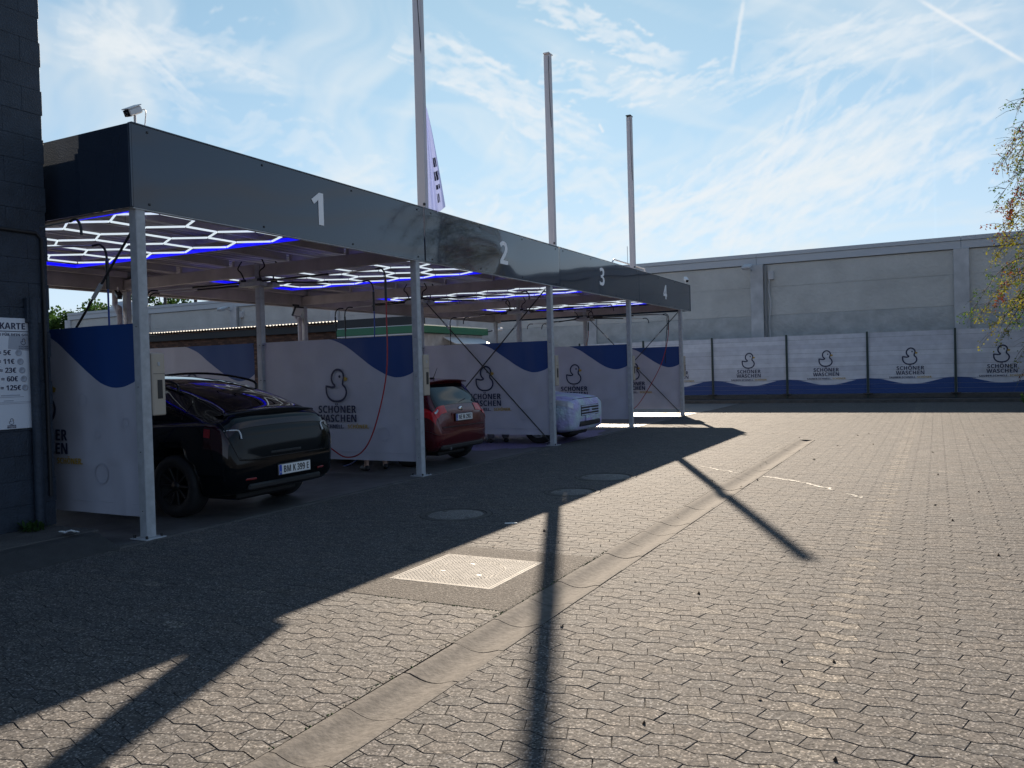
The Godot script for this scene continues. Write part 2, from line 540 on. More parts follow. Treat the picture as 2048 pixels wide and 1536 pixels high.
func make_materials():
	var fine := bumps(3, 0.06, 5.0)
	var mid := bumps(4, 0.02, 4.0)
	var cloudy := grain(21, 0.006, 0.62, 1.0, 512, 5)
	var speck := aggregate_glint_tex(1024, 17000, 0.25, 77)
	# pavers: tone per stone comes from vertex or instance colour
	var m := mat("paver", Color.WHITE, 0.85)
	dress(m, speck, 0.62, fine, 0.3)
	m.metallic_specular = 0.3
	m.vertex_color_use_as_albedo = true
	for k in 7:
		var tone: Color = paver_tone(k)
		var t := mat("paver_%d" % k, Color(tone.r, tone.g, tone.b).linear_to_srgb(), 0.85)
		dress(t, speck, 0.62, fine, 0.3)
		t.metallic_specular = 0.3
	m = mat("joint_sand", lin(0.045, 0.039, 0.033), 0.95)
	dress(m, cloudy, 1.5, fine, 1.0)
	m = mat("earth", lin(0.10, 0.085, 0.06), 0.95)
	dress(m, cloudy, 0.4, fine, 1.0)
	m = mat("gutter_concrete", lin(0.150, 0.138, 0.127), 0.9)
	dress(m, grain(31, 0.03, 0.45, 1.0, 512, 6), 0.9, fine, 0.22)
	m = mat("slab_concrete", lin(0.17, 0.16, 0.155), 0.9)
	dress(m, aggregate_glint_tex(512, 5200, 0.32, 5), 1.3, fine, 0.8)
	M.gutter_concrete.metallic_specular = 0.3
	M.slab_concrete.metallic_specular = 0.3
	m = mat("bay_concrete", lin(0.13, 0.13, 0.13), 0.42)
	dress(m, grain(33, 0.010, 0.45, 1.0, 512, 5), 0.35, mid, 0.25)
	m = mat("cast_iron", lin(0.07, 0.066, 0.062), 0.8, 0.1)
	dress(m, cloudy, 2.0, fine, 0.6)
	m = mat("galvanised_plate", lin(0.24, 0.23, 0.215), 0.8, 0.2)
	dress(m, cloudy, 1.7, fine, 0.3)
	m = mat("cover_concrete", lin(0.33, 0.325, 0.32), 0.85)
	dress(m, M.slab_concrete.albedo_texture, 1.3, fine, 0.6)
	m = mat("moss", lin(0.05, 0.085, 0.02), 0.95)
	m = mat("block_paint", lin(0.026, 0.040, 0.062), 0.6)
	dress(m, cloudy, 1.3, fine, 0.7)
	m = mat("kerb_asphalt", lin(0.045, 0.045, 0.046), 0.9)
	dress(m, cloudy, 2.0, fine, 1.0)
	m = mat("platform_concrete", lin(0.10, 0.095, 0.09), 0.85)
	dress(m, cloudy, 1.1, fine, 1.0)
	m = mat("fascia", lin(0.020, 0.032, 0.055), 0.06)
	m.clearcoat_enabled = true
	m.clearcoat = 0.5
	m.clearcoat_roughness = 0.03
	m = mat("white_letter", lin(0.88, 0.88, 0.88), 0.45)
	m = mat("navy_letter", lin(0.012, 0.018, 0.060), 0.5)
	m = mat("gold_letter", lin(0.42, 0.27, 0.04), 0.5)
	m = mat("steel", lin(0.46, 0.48, 0.50), 0.45, 0.0)
	dress(m, grain(41, 0.02, 0.7, 1.0, 256, 4), 1.2)
	m = mat("steel_bright", lin(0.62, 0.62, 0.62), 0.3, 0.9)
	m = mat("roof_sheet", lin(0.52, 0.48, 0.50), 0.5, 0.0)
	dress(m, cloudy, 0.5)
	m = mat("bolt", lin(0.02, 0.02, 0.02), 0.5)
	m = mat("led_white", lin(0.8, 0.8, 0.8), 0.5)
	m.emission_enabled = true
	m.emission = Color(0.90, 0.96, 1.0)
	m.emission_energy_multiplier = 0.32
	m = mat("led_blue", lin(0.02, 0.02, 0.4), 0.5)
	m.emission_enabled = true
	m.emission = Color(0.05, 0.03, 1.0)
	m.emission_energy_multiplier = 0.42
	m = mat("banner_white", lin(0.50, 0.50, 0.56), 0.55)
	dress(m, grain(43, 0.008, 0.86, 1.0, 256, 4), 0.6, bumps(44, 0.006, 6.0, 256, 2), 0.35)
	m = mat("banner_blue", lin(0.007, 0.048, 0.20), 0.5)
	m = mat("banner_bubble", lin(0.43, 0.44, 0.50), 0.55)
	m = mat("strip_white", lin(0.66, 0.67, 0.72), 0.5)
	dress(m, grain(45, 0.02, 0.80, 1.0, 256, 4), 0.4)
	for k in 3:
		m = mat("strip_white_%d" % k, lin(0.60 + 0.05 * k, 0.61 + 0.05 * k, 0.66 + 0.045 * k), 0.5)
		dress(m, M.strip_white.albedo_texture, 0.4)
	m = mat("fence_green", lin(0.012, 0.030, 0.026), 0.5)
	m = mat("coin_box", lin(0.40, 0.34, 0.27), 0.45)
	m = mat("black_plastic", lin(0.008, 0.008, 0.009), 0.4)
	m = mat("rubber", lin(0.012, 0.012, 0.013), 0.7)
	m = mat("hose_red", lin(0.30, 0.015, 0.02), 0.45)
	m = mat("hose_blue", lin(0.01, 0.05, 0.28), 0.45)
	m = mat("hose_green", lin(0.02, 0.20, 0.14), 0.45)
	m = mat("pole_white", lin(0.58, 0.57, 0.585), 0.5)
	m = mat("flag_cloth", lin(0.36, 0.42, 0.66), 0.8)
	m.backlight_enabled = true
	m.backlight = lin(0.17, 0.20, 0.34)
	m = mat("camera_white", lin(0.66, 0.66, 0.66), 0.4)
	m = mat("lens_glass", lin(0.01, 0.01, 0.012), 0.05)
	m = mat("hall_panel", lin(0.60, 0.59, 0.55), 0.85)
	dress(m, grain(51, 0.006, 0.76, 1.0, 512, 6), 0.16, fine, 0.3)
	m = mat("hall_plinth", lin(0.50, 0.51, 0.495), 0.85)
	dress(m, grain(52, 0.012, 0.70, 1.0, 512, 6), 0.2, fine, 0.3)
	m = mat("hall_pilaster", lin(0.62, 0.62, 0.62), 0.8)
	dress(m, cloudy, 0.3)
	m = mat("eave_metal", lin(0.46, 0.48, 0.50), 0.45, 0.1)
	m = mat("pipe_grey", lin(0.20, 0.20, 0.20), 0.5)
	m = mat("roof_felt", lin(0.14, 0.14, 0.14), 0.9)
	m = mat("brick_wall", lin(0.20, 0.12, 0.085), 0.9)
	m.albedo_texture = brick_tex()
	m.uv1_triplanar = true
	m.uv1_world_triplanar = true
	m.uv1_scale = Vector3(0.5, 0.5, 0.5)
	m = mat("fibre_cement", lin(0.45, 0.45, 0.44), 0.9)
	dress(m, cloudy, 0.6)
	m = mat("dark_board", lin(0.02, 0.021, 0.024), 0.6)
	m = mat("green_board", lin(0.03, 0.15, 0.075), 0.5)
	m = mat("hut_wall", lin(0.50, 0.50, 0.49), 0.7)
	dress(m, cloudy, 0.7)
	m = mat("awning_white", lin(0.62, 0.64, 0.66), 0.5)
	m = mat("window_glass", lin(0.02, 0.022, 0.025), 0.05)
	m = mat("bark", lin(0.09, 0.07, 0.055), 0.9)
	dress(m, cloudy, 3.0, fine, 1.0, false)
	m = mat("birch_bark", lin(0.20, 0.18, 0.16), 0.85)
	for L in [["leaf_green", 0.055, 0.10, 0.022], ["leaf_yellow", 0.20, 0.17, 0.03], ["leaf_red", 0.16, 0.035, 0.02], ["leaf_dark", 0.030, 0.060, 0.018]]:
		m = mat(L[0], lin(L[1], L[2], L[3]), 0.85)
		m.metallic_specular = 0.15
		m.cull_mode = BaseMaterial3D.CULL_DISABLED
		m.backlight_enabled = true
		m.backlight = lin(L[1] * 0.8, L[2] * 0.9, L[3] * 0.6)
	m = mat("dry_leaf", lin(0.055, 0.034, 0.02), 0.9)
	m = mat("paper", lin(0.6, 0.6, 0.58), 0.8)
	m = mat("chalk_mark", lin(0.46, 0.44, 0.40), 0.9)
	m = mat("sign_white", lin(0.62, 0.66, 0.72), 0.4)
	m = mat("sign_grey", lin(0.36, 0.39, 0.45), 0.5)

func paver_tone(k: int) -> Color:
	# linear tones of the stones; the last two are the pale ones
	return [Color(0.275, 0.27, 0.275), Color(0.295, 0.288, 0.29), Color(0.255, 0.252, 0.26), Color(0.285, 0.274, 0.272), Color(0.26, 0.26, 0.268), Color(0.37, 0.355, 0.34), Color(0.42, 0.395, 0.365)][k]

func brick_tex() -> ImageTexture:
	# far-off brickwork, courses of a few pixels: 2 m tile
	var img := Image.create(512, 512, false, Image.FORMAT_RGB8)
	img.fill(Color(0.62, 0.60, 0.56))
	var r := RandomNumberGenerator.new()
	r.seed = 3
	var ch := 512.0 / 26.0
	for c in 26:
		for k in 9:
			var v := r.randf_range(0.55, 0.95)
			var x := int(k * 64.0 + (32.0 if c % 2 else 0.0) - 32.0)
			img.fill_rect(Rect2i(x + 3, int(c * ch) + 3, 59, int(ch) - 3), Color(v, v * 0.9, v * 0.86))
	return ImageTexture.create_from_image(img)

# ---------------------------------------------------------------- ground, paving, channel, covers

const PA := 0.206        # length of a paver along x
const PB := 0.1125       # pitch of the rows along z
const PW := 0.0175       # swing of the zigzag row joints
const PTURN := 0.108     # where the zigzag turns back
const PHASE := -0.91     # x of a turn of the zigzag
const ROW0 := -4.06      # z of a row with joints leaning one way; every other row leans the other way
const GUT := [-2.555, -2.215]      # drainage channel, edges in x
const GUT_END := -17.6
const SLAB := [-3.88, -2.565, -6.43, -4.78]   # x0, x1, z0, z1 of the concrete surround of the plate cover
const COVERS := [[-4.79, -7.84, 0.40], [-4.20, -9.75, 0.36], [-4.30, -11.22, 0.44]]
const YARD := [-6.9, 7.0, -33.0, 4.0]

func zigzag(x: float) -> float:
	var u := fposmod(x, PA)
	return lerpf(PW, -PW, u / PTURN) if u < PTURN else lerpf(-PW, PW, (u - PTURN) / (PA - PTURN))

# a zigzag paver: both long sides follow the same zigzag, the ends lean; kind 0 or 1 by row, round its own centre
func paver_outline(kind: int, cx := 0.0, cz := 0.0, inset := 0.0016) -> PackedVector2Array:
	var p := PackedVector2Array()
	var x0 := -0.033 if kind == 0 else 0.064
	var lean := 0.014 if kind == 0 else -0.0175
	var turns := [0.0, PTURN] if kind == 0 else [PTURN, PA]
	var top := [x0 + lean, turns[0], turns[1], x0 + PA + lean]
	var low := [x0 + PA - lean, turns[1], turns[0], x0 - lean]
	for x in top: p.append(Vector2(x, -PB / 2 + zigzag(x)))
	for x in low: p.append(Vector2(x, PB / 2 + zigzag(x)))
	if inset > 0:
		var q := Geometry2D.offset_polygon(p, -inset, Geometry2D.JOIN_MITER)
		p = q[0]
	var c := Vector2(x0 + PA / 2, 0)
	for k in p.size():
		p[k] += Vector2(cx, cz) - c
	return p

func stone(shape: Shape, poly: PackedVector2Array, top: float, depth: float, chamfer: float, colour = null):
	# poly in (x, z); rounded upper edge, no underside
	var p := poly.duplicate()
	if Geometry2D.is_polygon_clockwise(p): p.reverse()
	var q := PackedVector2Array()
	var off := Geometry2D.offset_polygon(p, -chamfer, Geometry2D.JOIN_MITER)
	if off.size() == 0:
		return
	q = off[0]
	if Geometry2D.is_polygon_clockwise(q): q.reverse()
	if colour != null:
		shape.st.set_color(colour)
	var idx := Geometry2D.triangulate_polygon(q)
	var c := func(v: Vector2, y: float): return Vector3(v.x, y, v.y)
	for k in range(0, idx.size(), 3):
		var a := q[idx[k]]
		var b := q[idx[k + 1]]
		var d := q[idx[k + 2]]
		if (b - a).cross(d - a) > 0: shape.tri(c.call(a, top), c.call(d, top), c.call(b, top))
		else: shape.tri(c.call(a, top), c.call(b, top), c.call(d, top))
	var same := p.size() == q.size()
	if same:
		var best := 0
		for k in q.size():
			if q[k].distance_to(p[0]) < q[best].distance_to(p[0]): best = k
		for k in p.size():
			var l := (k + 1) % p.size()
			var qa := q[(best + k) % q.size()]
			var qb := q[(best + l) % q.size()]
			shape.quad(c.call(p[k], top - chamfer * 0.8), c.call(qa, top), c.call(qb, top), c.call(p[l], top - chamfer * 0.8))
	for k in p.size():
		var l := (k + 1) % p.size()
		shape.quad(c.call(p[k], top - depth), c.call(p[k], top - chamfer * 0.8), c.call(p[l], top - chamfer * 0.8), c.call(p[l], top - depth))

func in_frame(p: Vector3) -> bool:
	var c := cam.transform.affine_inverse() * p
	return c.z < -0.5 and absf(c.x / -c.z) < 0.635 and absf(c.y / -c.z) < 0.475

func ground_and_paving():
	var g := structure("ground")
	var s := Shape.new()
	s.quad(Vector3(-400, -0.10, 400), Vector3(400, -0.10, 400), Vector3(400, -0.10, -400), Vector3(-400, -0.10, -400))
	part("earth_sheet", s.done(), M.earth, g)
	s = Shape.new()
	for q in [[-6.93, GUT[0], 4.2, GUT_END], [GUT[1], 7.2, 4.2, GUT_END], [-6.93, 7.2, GUT_END, -33.05]]:
		s.quad(Vector3(q[0], -0.011, q[2]), Vector3(q[1], -0.011, q[2]), Vector3(q[1], -0.011, q[3]), Vector3(q[0], -0.011, q[3]))
	part("sand_bed", s.done(), M.joint_sand, g)

	var pave := structure("pavement")
	var meshes := []
	for v in 2:
		var sh := Shape.new()
		stone(sh, paver_outline(v), 0.0, 0.045, 0.0022)
		meshes.append(sh.done())
	var rects := [Rect2(GUT[0] - 0.002, GUT_END, GUT[1] - GUT[0] + 0.004, 22.0), Rect2(SLAB[0], SLAB[2], SLAB[1] - SLAB[0], SLAB[3] - SLAB[2])]
	var all := []
	var cut := Shape.new()
	var tone_noise := FastNoiseLite.new()
	tone_noise.seed = 9
	tone_noise.frequency = 0.35
	var n_cut := 0
	for r in range(int((YARD[2] - ROW0) / PB), int((YARD[3] - ROW0) / PB)):
		var cz: float = ROW0 + r * PB
		var v := posmod(r, 2)
		for k in range(int((YARD[0] - PHASE) / PA) - 1, int((YARD[1] - PHASE) / PA) + 1):
			var cx: float = PHASE + k * PA + (0.070 if v == 0 else 0.167)
			var R := 0.15
			if cx > YARD[1] or cx < YARD[0] - 0.1 or (cz > 0.5 and absf(cx) > 5.0):
				continue
			var touch := false
			var inside := false
			var clips := []
			for rc in rects:
				if rc.grow(-R).has_point(Vector2(cx, cz)): inside = true
				elif rc.grow(R).has_point(Vector2(cx, cz)):
					touch = true
					clips.append(PackedVector2Array([rc.position, Vector2(rc.end.x, rc.position.y), rc.end, Vector2(rc.position.x, rc.end.y)]))
			for c in COVERS:
				var d := Vector2(cx - c[0], cz - c[1]).length()
				if d < c[2] - R: inside = true
				elif d < c[2] + R:
					touch = true
					var circle := PackedVector2Array()
					for q in 40: circle.append(Vector2(c[0], c[1]) + Vector2.from_angle(TAU * q / 40) * (c[2] + 0.01))
					clips.append(circle)
			if cx - 0.15 < YARD[0]:
				touch = true
				clips.append(PackedVector2Array([Vector2(-9, cz - 1), Vector2(YARD[0], cz - 1), Vector2(YARD[0], cz + 1), Vector2(-9, cz + 1)]))
			if inside:
				continue
			# tone: mostly even greys, here and there a pale stone, in files along z as laid
			var tone := rng.randi_range(0, 4)
			var pale := tone_noise.get_noise_2d(cx * 1.0, cz * 0.12) + 1.1 * tone_noise.get_noise_2d(cx * 0.35 + 50.0, cz * 0.22)
			if rng.randf() < 0.010: tone = 5
			if v == 1 and absf(cx + 0.54) < 0.1 and rng.randf() < 0.88: tone = 6 if rng.randf() < 0.6 else 5
			var col := paver_tone(tone) * (1.0 + 0.10 * pale + rng.randf_range(-0.05, 0.05))
			col.a = 1.0
			var y := rng.randf_range(-0.0010, 0.0008)
			if touch:
				var pieces := [paver_outline(v, cx, cz)]
				for cl in clips:
					var next := []
					for p in pieces:
						next.append_array(Geometry2D.clip_polygons(p, cl))
					pieces = next
				for p in pieces:
					if p.size() >= 3 and not Geometry2D.triangulate_polygon(p).is_empty():
						stone(cut, p, y, 0.045, 0.0018, col)
						n_cut += 1
				continue
			var xf := Transform3D(Basis.from_euler(Vector3(rng.randfn(0, 0.0035), 0, rng.randfn(0, 0.003))), Vector3(cx + rng.randfn(0, 0.0006), y, cz + rng.randfn(0, 0.0006)))
			all.append([cx * cx + cz * cz if in_frame(Vector3(cx, 0, cz)) else 1e6 + cx * cx + cz * cz, xf, tone, v, col])
	all.sort_custom(func(a, b): return a[0] < b[0])
	for k in 300:
		part("paver", meshes[all[k][3]], M["paver_%d" % all[k][2]], pave, all[k][1])
	for v in 2:
		var mm := MultiMesh.new()
		mm.transform_format = MultiMesh.TRANSFORM_3D
		mm.use_colors = true
		mm.mesh = meshes[v]
		var list := all.slice(300).filter(func(a): return a[3] == v)
		mm.instance_count = list.size()
		for k in list.size():
			mm.set_instance_transform(k, list[k][1])
			mm.set_instance_color(k, list[k][4])
		var mi := MultiMeshInstance3D.new()
		mi.name = "distant_pavers"
		mi.multimesh = mm
		mi.material_override = M.paver
		mi.set_meta("kind", "stuff")
		pave.add_child(mi, true)
	var cp := part("cut_pavers", cut.done(), M.paver, pave)
	cp.set_meta("kind", "stuff")
	# concrete edge strip between the paving and the wash bays
	var e := structure("bay_edge_kerb")
	for k in 22:
		var z1 := -4.62 - k * 1.0 + 0.0
		block("kerb_stone", Vector3(-7.02, -0.06, z1 - 0.992), Vector3(-6.905, 0.004, z1), M.platform_concrete, e, 0.006)
	block("kerb_stone", Vector3(-7.02, -0.06, -27.9), Vector3(-6.905, 0.004, -26.63), M.platform_concrete, e, 0.006)

func channel_and_covers():
	var ch := structure("drainage_channel")
	var w: float = GUT[1] - GUT[0]
	var s := Shape.new()
	var nseg := 10
	var len_ := 0.493
	var prof := []
	for k in nseg + 1:
		var u := float(k) / nseg
		var d := 0.0
		if u > 0.12 and u < 0.88:
			d = 0.030 * pow(sin((u - 0.12) / 0.76 * PI), 0.9)
		prof.append(Vector2((u - 0.5) * (w - 0.006), -d))
	s.smooth(true)
	for j in 6:
		var za := len_ / 2 - len_ * j / 6
		var zb := len_ / 2 - len_ * (j + 1) / 6
		for k in nseg:
			s.quad(Vector3(prof[k].x, prof[k].y, za), Vector3(prof[k + 1].x, prof[k + 1].y, za), Vector3(prof[k + 1].x, prof[k + 1].y, zb), Vector3(prof[k].x, prof[k].y, zb))
	s.smooth(false)
	for z in [len_ / 2, -len_ / 2]:
		for k in nseg:
			var a := Vector3(prof[k].x, prof[k].y, z)
			var b := Vector3(prof[k + 1].x, prof[k + 1].y, z)
			var c := Vector3(prof[k + 1].x, -0.08, z)
			var d := Vector3(prof[k].x, -0.08, z)
			if z > 0: s.quad(d, c, b, a)
			else: s.quad(a, b, c, d)
	for x in [[prof[0], -1], [prof[nseg], 1]]:
		var p: Vector2 = x[0]
		var a := Vector3(p.x, 0, len_ / 2)
		var b := Vector3(p.x, 0, -len_ / 2)
		if x[1] > 0: s.quad(a + Vector3(0, -0.08, 0), b + Vector3(0, -0.08, 0), b, a)
		else: s.quad(a, b, b + Vector3(0, -0.08, 0), a + Vector3(0, -0.08, 0))
	var mesh := s.done()
	for k in 43:
		var z := GUT_END + 0.25 + k * 0.5
		part("channel_stone", mesh, M.gutter_concrete, ch, Transform3D(Basis.from_euler(Vector3(rng.randfn(0, 0.002), rng.randfn(0, 0.002), 0)), Vector3((GUT[0] + GUT[1]) / 2 + rng.randfn(0, 0.003), 0.002 + rng.randfn(0, 0.0015), z)))
	block("end_stone", Vector3(GUT[0], -0.08, GUT_END - 0.10), Vector3(GUT[1], 0.0, GUT_END - 0.004), M.platform_concrete, ch)
	# concrete surround with the chequer plate
	var sl := structure("concrete_slab")
	var pc := Vector3(-3.36, 0, -5.66)
	var hx := 0.452
	var hz := 0.445
	var y := 0.002
	for b in [[SLAB[0], pc.x - hx, SLAB[2], SLAB[3]], [pc.x + hx, SLAB[1], SLAB[2], SLAB[3]], [pc.x - hx, pc.x + hx, SLAB[2], pc.z - hz], [pc.x - hx, pc.x + hx, pc.z + hz, SLAB[3]]]:
		block("slab_section", Vector3(b[0], -0.09, b[2]), Vector3(b[1], y, b[3]), M.slab_concrete, sl, 0.0)
	var cv := thing("chequer_plate_cover", "square galvanised chequer plate cover set in a concrete slab beside the channel", "access cover", pc)
	var f := Shape.new()
	for k in 4:
		var a := Vector3(hx - 0.008, -0.01, hz - 0.008).rotated(Vector3.UP, k * PI / 2)
		if k % 2: a = Vector3((hz - 0.008) * signf(a.x) * 1.0, -0.01, (hx - 0.008) * signf(a.z))
	for b in [[Vector3(-hx, -0.03, -hz), Vector3(hx, 0.004, -hz + 0.022)], [Vector3(-hx, -0.03, hz - 0.022), Vector3(hx, 0.004, hz)], [Vector3(-hx, -0.03, -hz + 0.022), Vector3(-hx + 0.022, 0.004, hz - 0.022)], [Vector3(hx - 0.022, -0.03, -hz + 0.022), Vector3(hx, 0.004, hz - 0.022)]]:
		f.slab(b[0], b[1], 0.002)
	part("frame", f.done(), M.galvanised_plate, cv)
	block("plate", Vector3(-hx + 0.026, -0.02, -hz + 0.026), Vector3(hx - 0.026, 0.003, hz - 0.026), M.galvanised_plate, cv, 0.0)
	# raised lozenges of the tread, too small to pick apart: one joined part
	var t := Shape.new()
	var nx := 44
	var nz := 44
	for i in nx:
		for j in nz:
			var p := Vector3(-hx + 0.05 + (2 * hx - 0.10) * i / (nx - 1), 0.003, -hz + 0.05 + (2 * hz - 0.10) * j / (nz - 1))
			var rr := Vector2(p.x, p.z).length()
			if absf(rr - 0.29) < 0.008: continue
			var a := 0.785 if (i + j) % 2 else -0.785
			var u := Vector3(cos(a), 0, sin(a)) * 0.0085
			var v := Vector3(-sin(a), 0, cos(a)) * 0.0032
			var top := Vector3(0, 0.0035, 0)
			t.tri(p - u, p + top, p + v); t.tri(p + v, p + top, p + u); t.tri(p + u, p + top, p - v); t.tri(p - v, p + top, p - u)
	var tr := part("tread", t.done(), M.galvanised_plate, cv)
	tr.set_meta("kind", "stuff")
	var ring := Shape.new()
	ring.lathe([Vector2(0.286, 0.003), Vector2(0.288, 0.0034), Vector2(0.291, 0.0034), Vector2(0.293, 0.003)], 48, Transform3D.IDENTITY, false)
	part("round_rim", ring.done(), M.joint_sand, cv)
	for a in [0.6, 2.7, 4.4]:
		block("lifting_eye", Vector3(0.2 * cos(a) - 0.022, 0.003, 0.2 * sin(a) - 0.01), Vector3(0.2 * cos(a) + 0.022, 0.0045, 0.2 * sin(a) + 0.01), M.bolt, cv, 0.0005)
	# three round covers
	var where := ["round iron manhole cover closest to the plate cover, lying in the canopy's shade", "smallest of the three round manhole covers, in the middle of their line", "round manhole cover farthest along the paving, past the other two"]
	for k in 3:
		var c: Array = COVERS[k]
		var o := thing("manhole_cover", where[k], "manhole cover", Vector3(c[0], 0, c[1]), 0.3 * k, "round covers in the paving")
		var R: float = c[2]
		var r := Shape.new()
		r.lathe([Vector2(R, -0.03), Vector2(R, 0.001), Vector2(R - 0.05, 0.006), Vector2(R - 0.055, -0.006)], 40, Transform3D.IDENTITY, false)
		r.lathe([Vector2(R - 0.06, -0.006), Vector2(R - 0.065, 0.002), Vector2(R - 0.085, 0.002), Vector2(R - 0.09, -0.004)], 40, Transform3D.IDENTITY, false)
		part("frame", r.done(), M.cast_iron, o)
		var d := Shape.new()
		d.lathe([Vector2(R - 0.09, -0.004), Vector2(R - 0.096, 0.000), Vector2(0.001, 0.001)], 40)
		part("concrete_infill", d.done(), M.cover_concrete, o)
		for a in [0.5, 3.64]:
			block("lifting_slot", Vector3((R - 0.15) * cos(a) - 0.025, -0.002, (R - 0.15) * sin(a) - 0.012), Vector3((R - 0.15) * cos(a) + 0.025, 0.0035, (R - 0.15) * sin(a) + 0.012), M.cast_iron, o, 0.001)

func wash_floor():
	var f := structure("wash_bay_floor")
	# cast slabs, two per bay, with joints between
	for b in 5:
		var z1: float = -5.3 if b == 0 else PZ[b] - 0.003
		var z0: float = PZ[b + 1] + 0.003 if b < 4 else -33.0
		if b == 4:
			z1 = PZ[4] - 0.003
		for h in 2:
			var xa := -7.025 if h == 0 else -10.003
			var xb := -9.997 if h == 0 else -16.0
			block("floor_slab", Vector3(xb, -0.09, z0), Vector3(xa, 0.0, z1), M.bay_concrete, f, 0.003)
	block("floor_slab", Vector3(-7.025, -0.09, -33.0), Vector3(-6.93, -0.002, -27.91), M.bay_concrete, f, 0.0)
	var yard := structure("back_yard")
	block("asphalt_sheet", Vector3(-60, -0.09, -37.9), Vector3(-16.005, -0.004, 8.0), M.kerb_asphalt, yard, 0.0)
	# raised platform in front of the dark building, with a sloping kerb
	var p := structure("raised_platform")
	block("platform_top", Vector3(-16.0, -0.05, -5.29), Vector3(-7.32, 0.14, 6.0), M.platform_concrete, p, 0.01)
	var s := Shape.new()
	s.prism(PackedVector2Array([Vector2(-7.315, -0.05), Vector2(-7.315, 0.135), Vector2(-7.20, 0.125), Vector2(-6.91, 0.012), Vector2(-6.88, -0.05)]), 11.2, Transform3D(Basis.IDENTITY, Vector3(0, 0, 0.4)))
	part("sloping_kerb", s.done(), M.kerb_asphalt, p)

# ---------------------------------------------------------------- dark block building and its price board

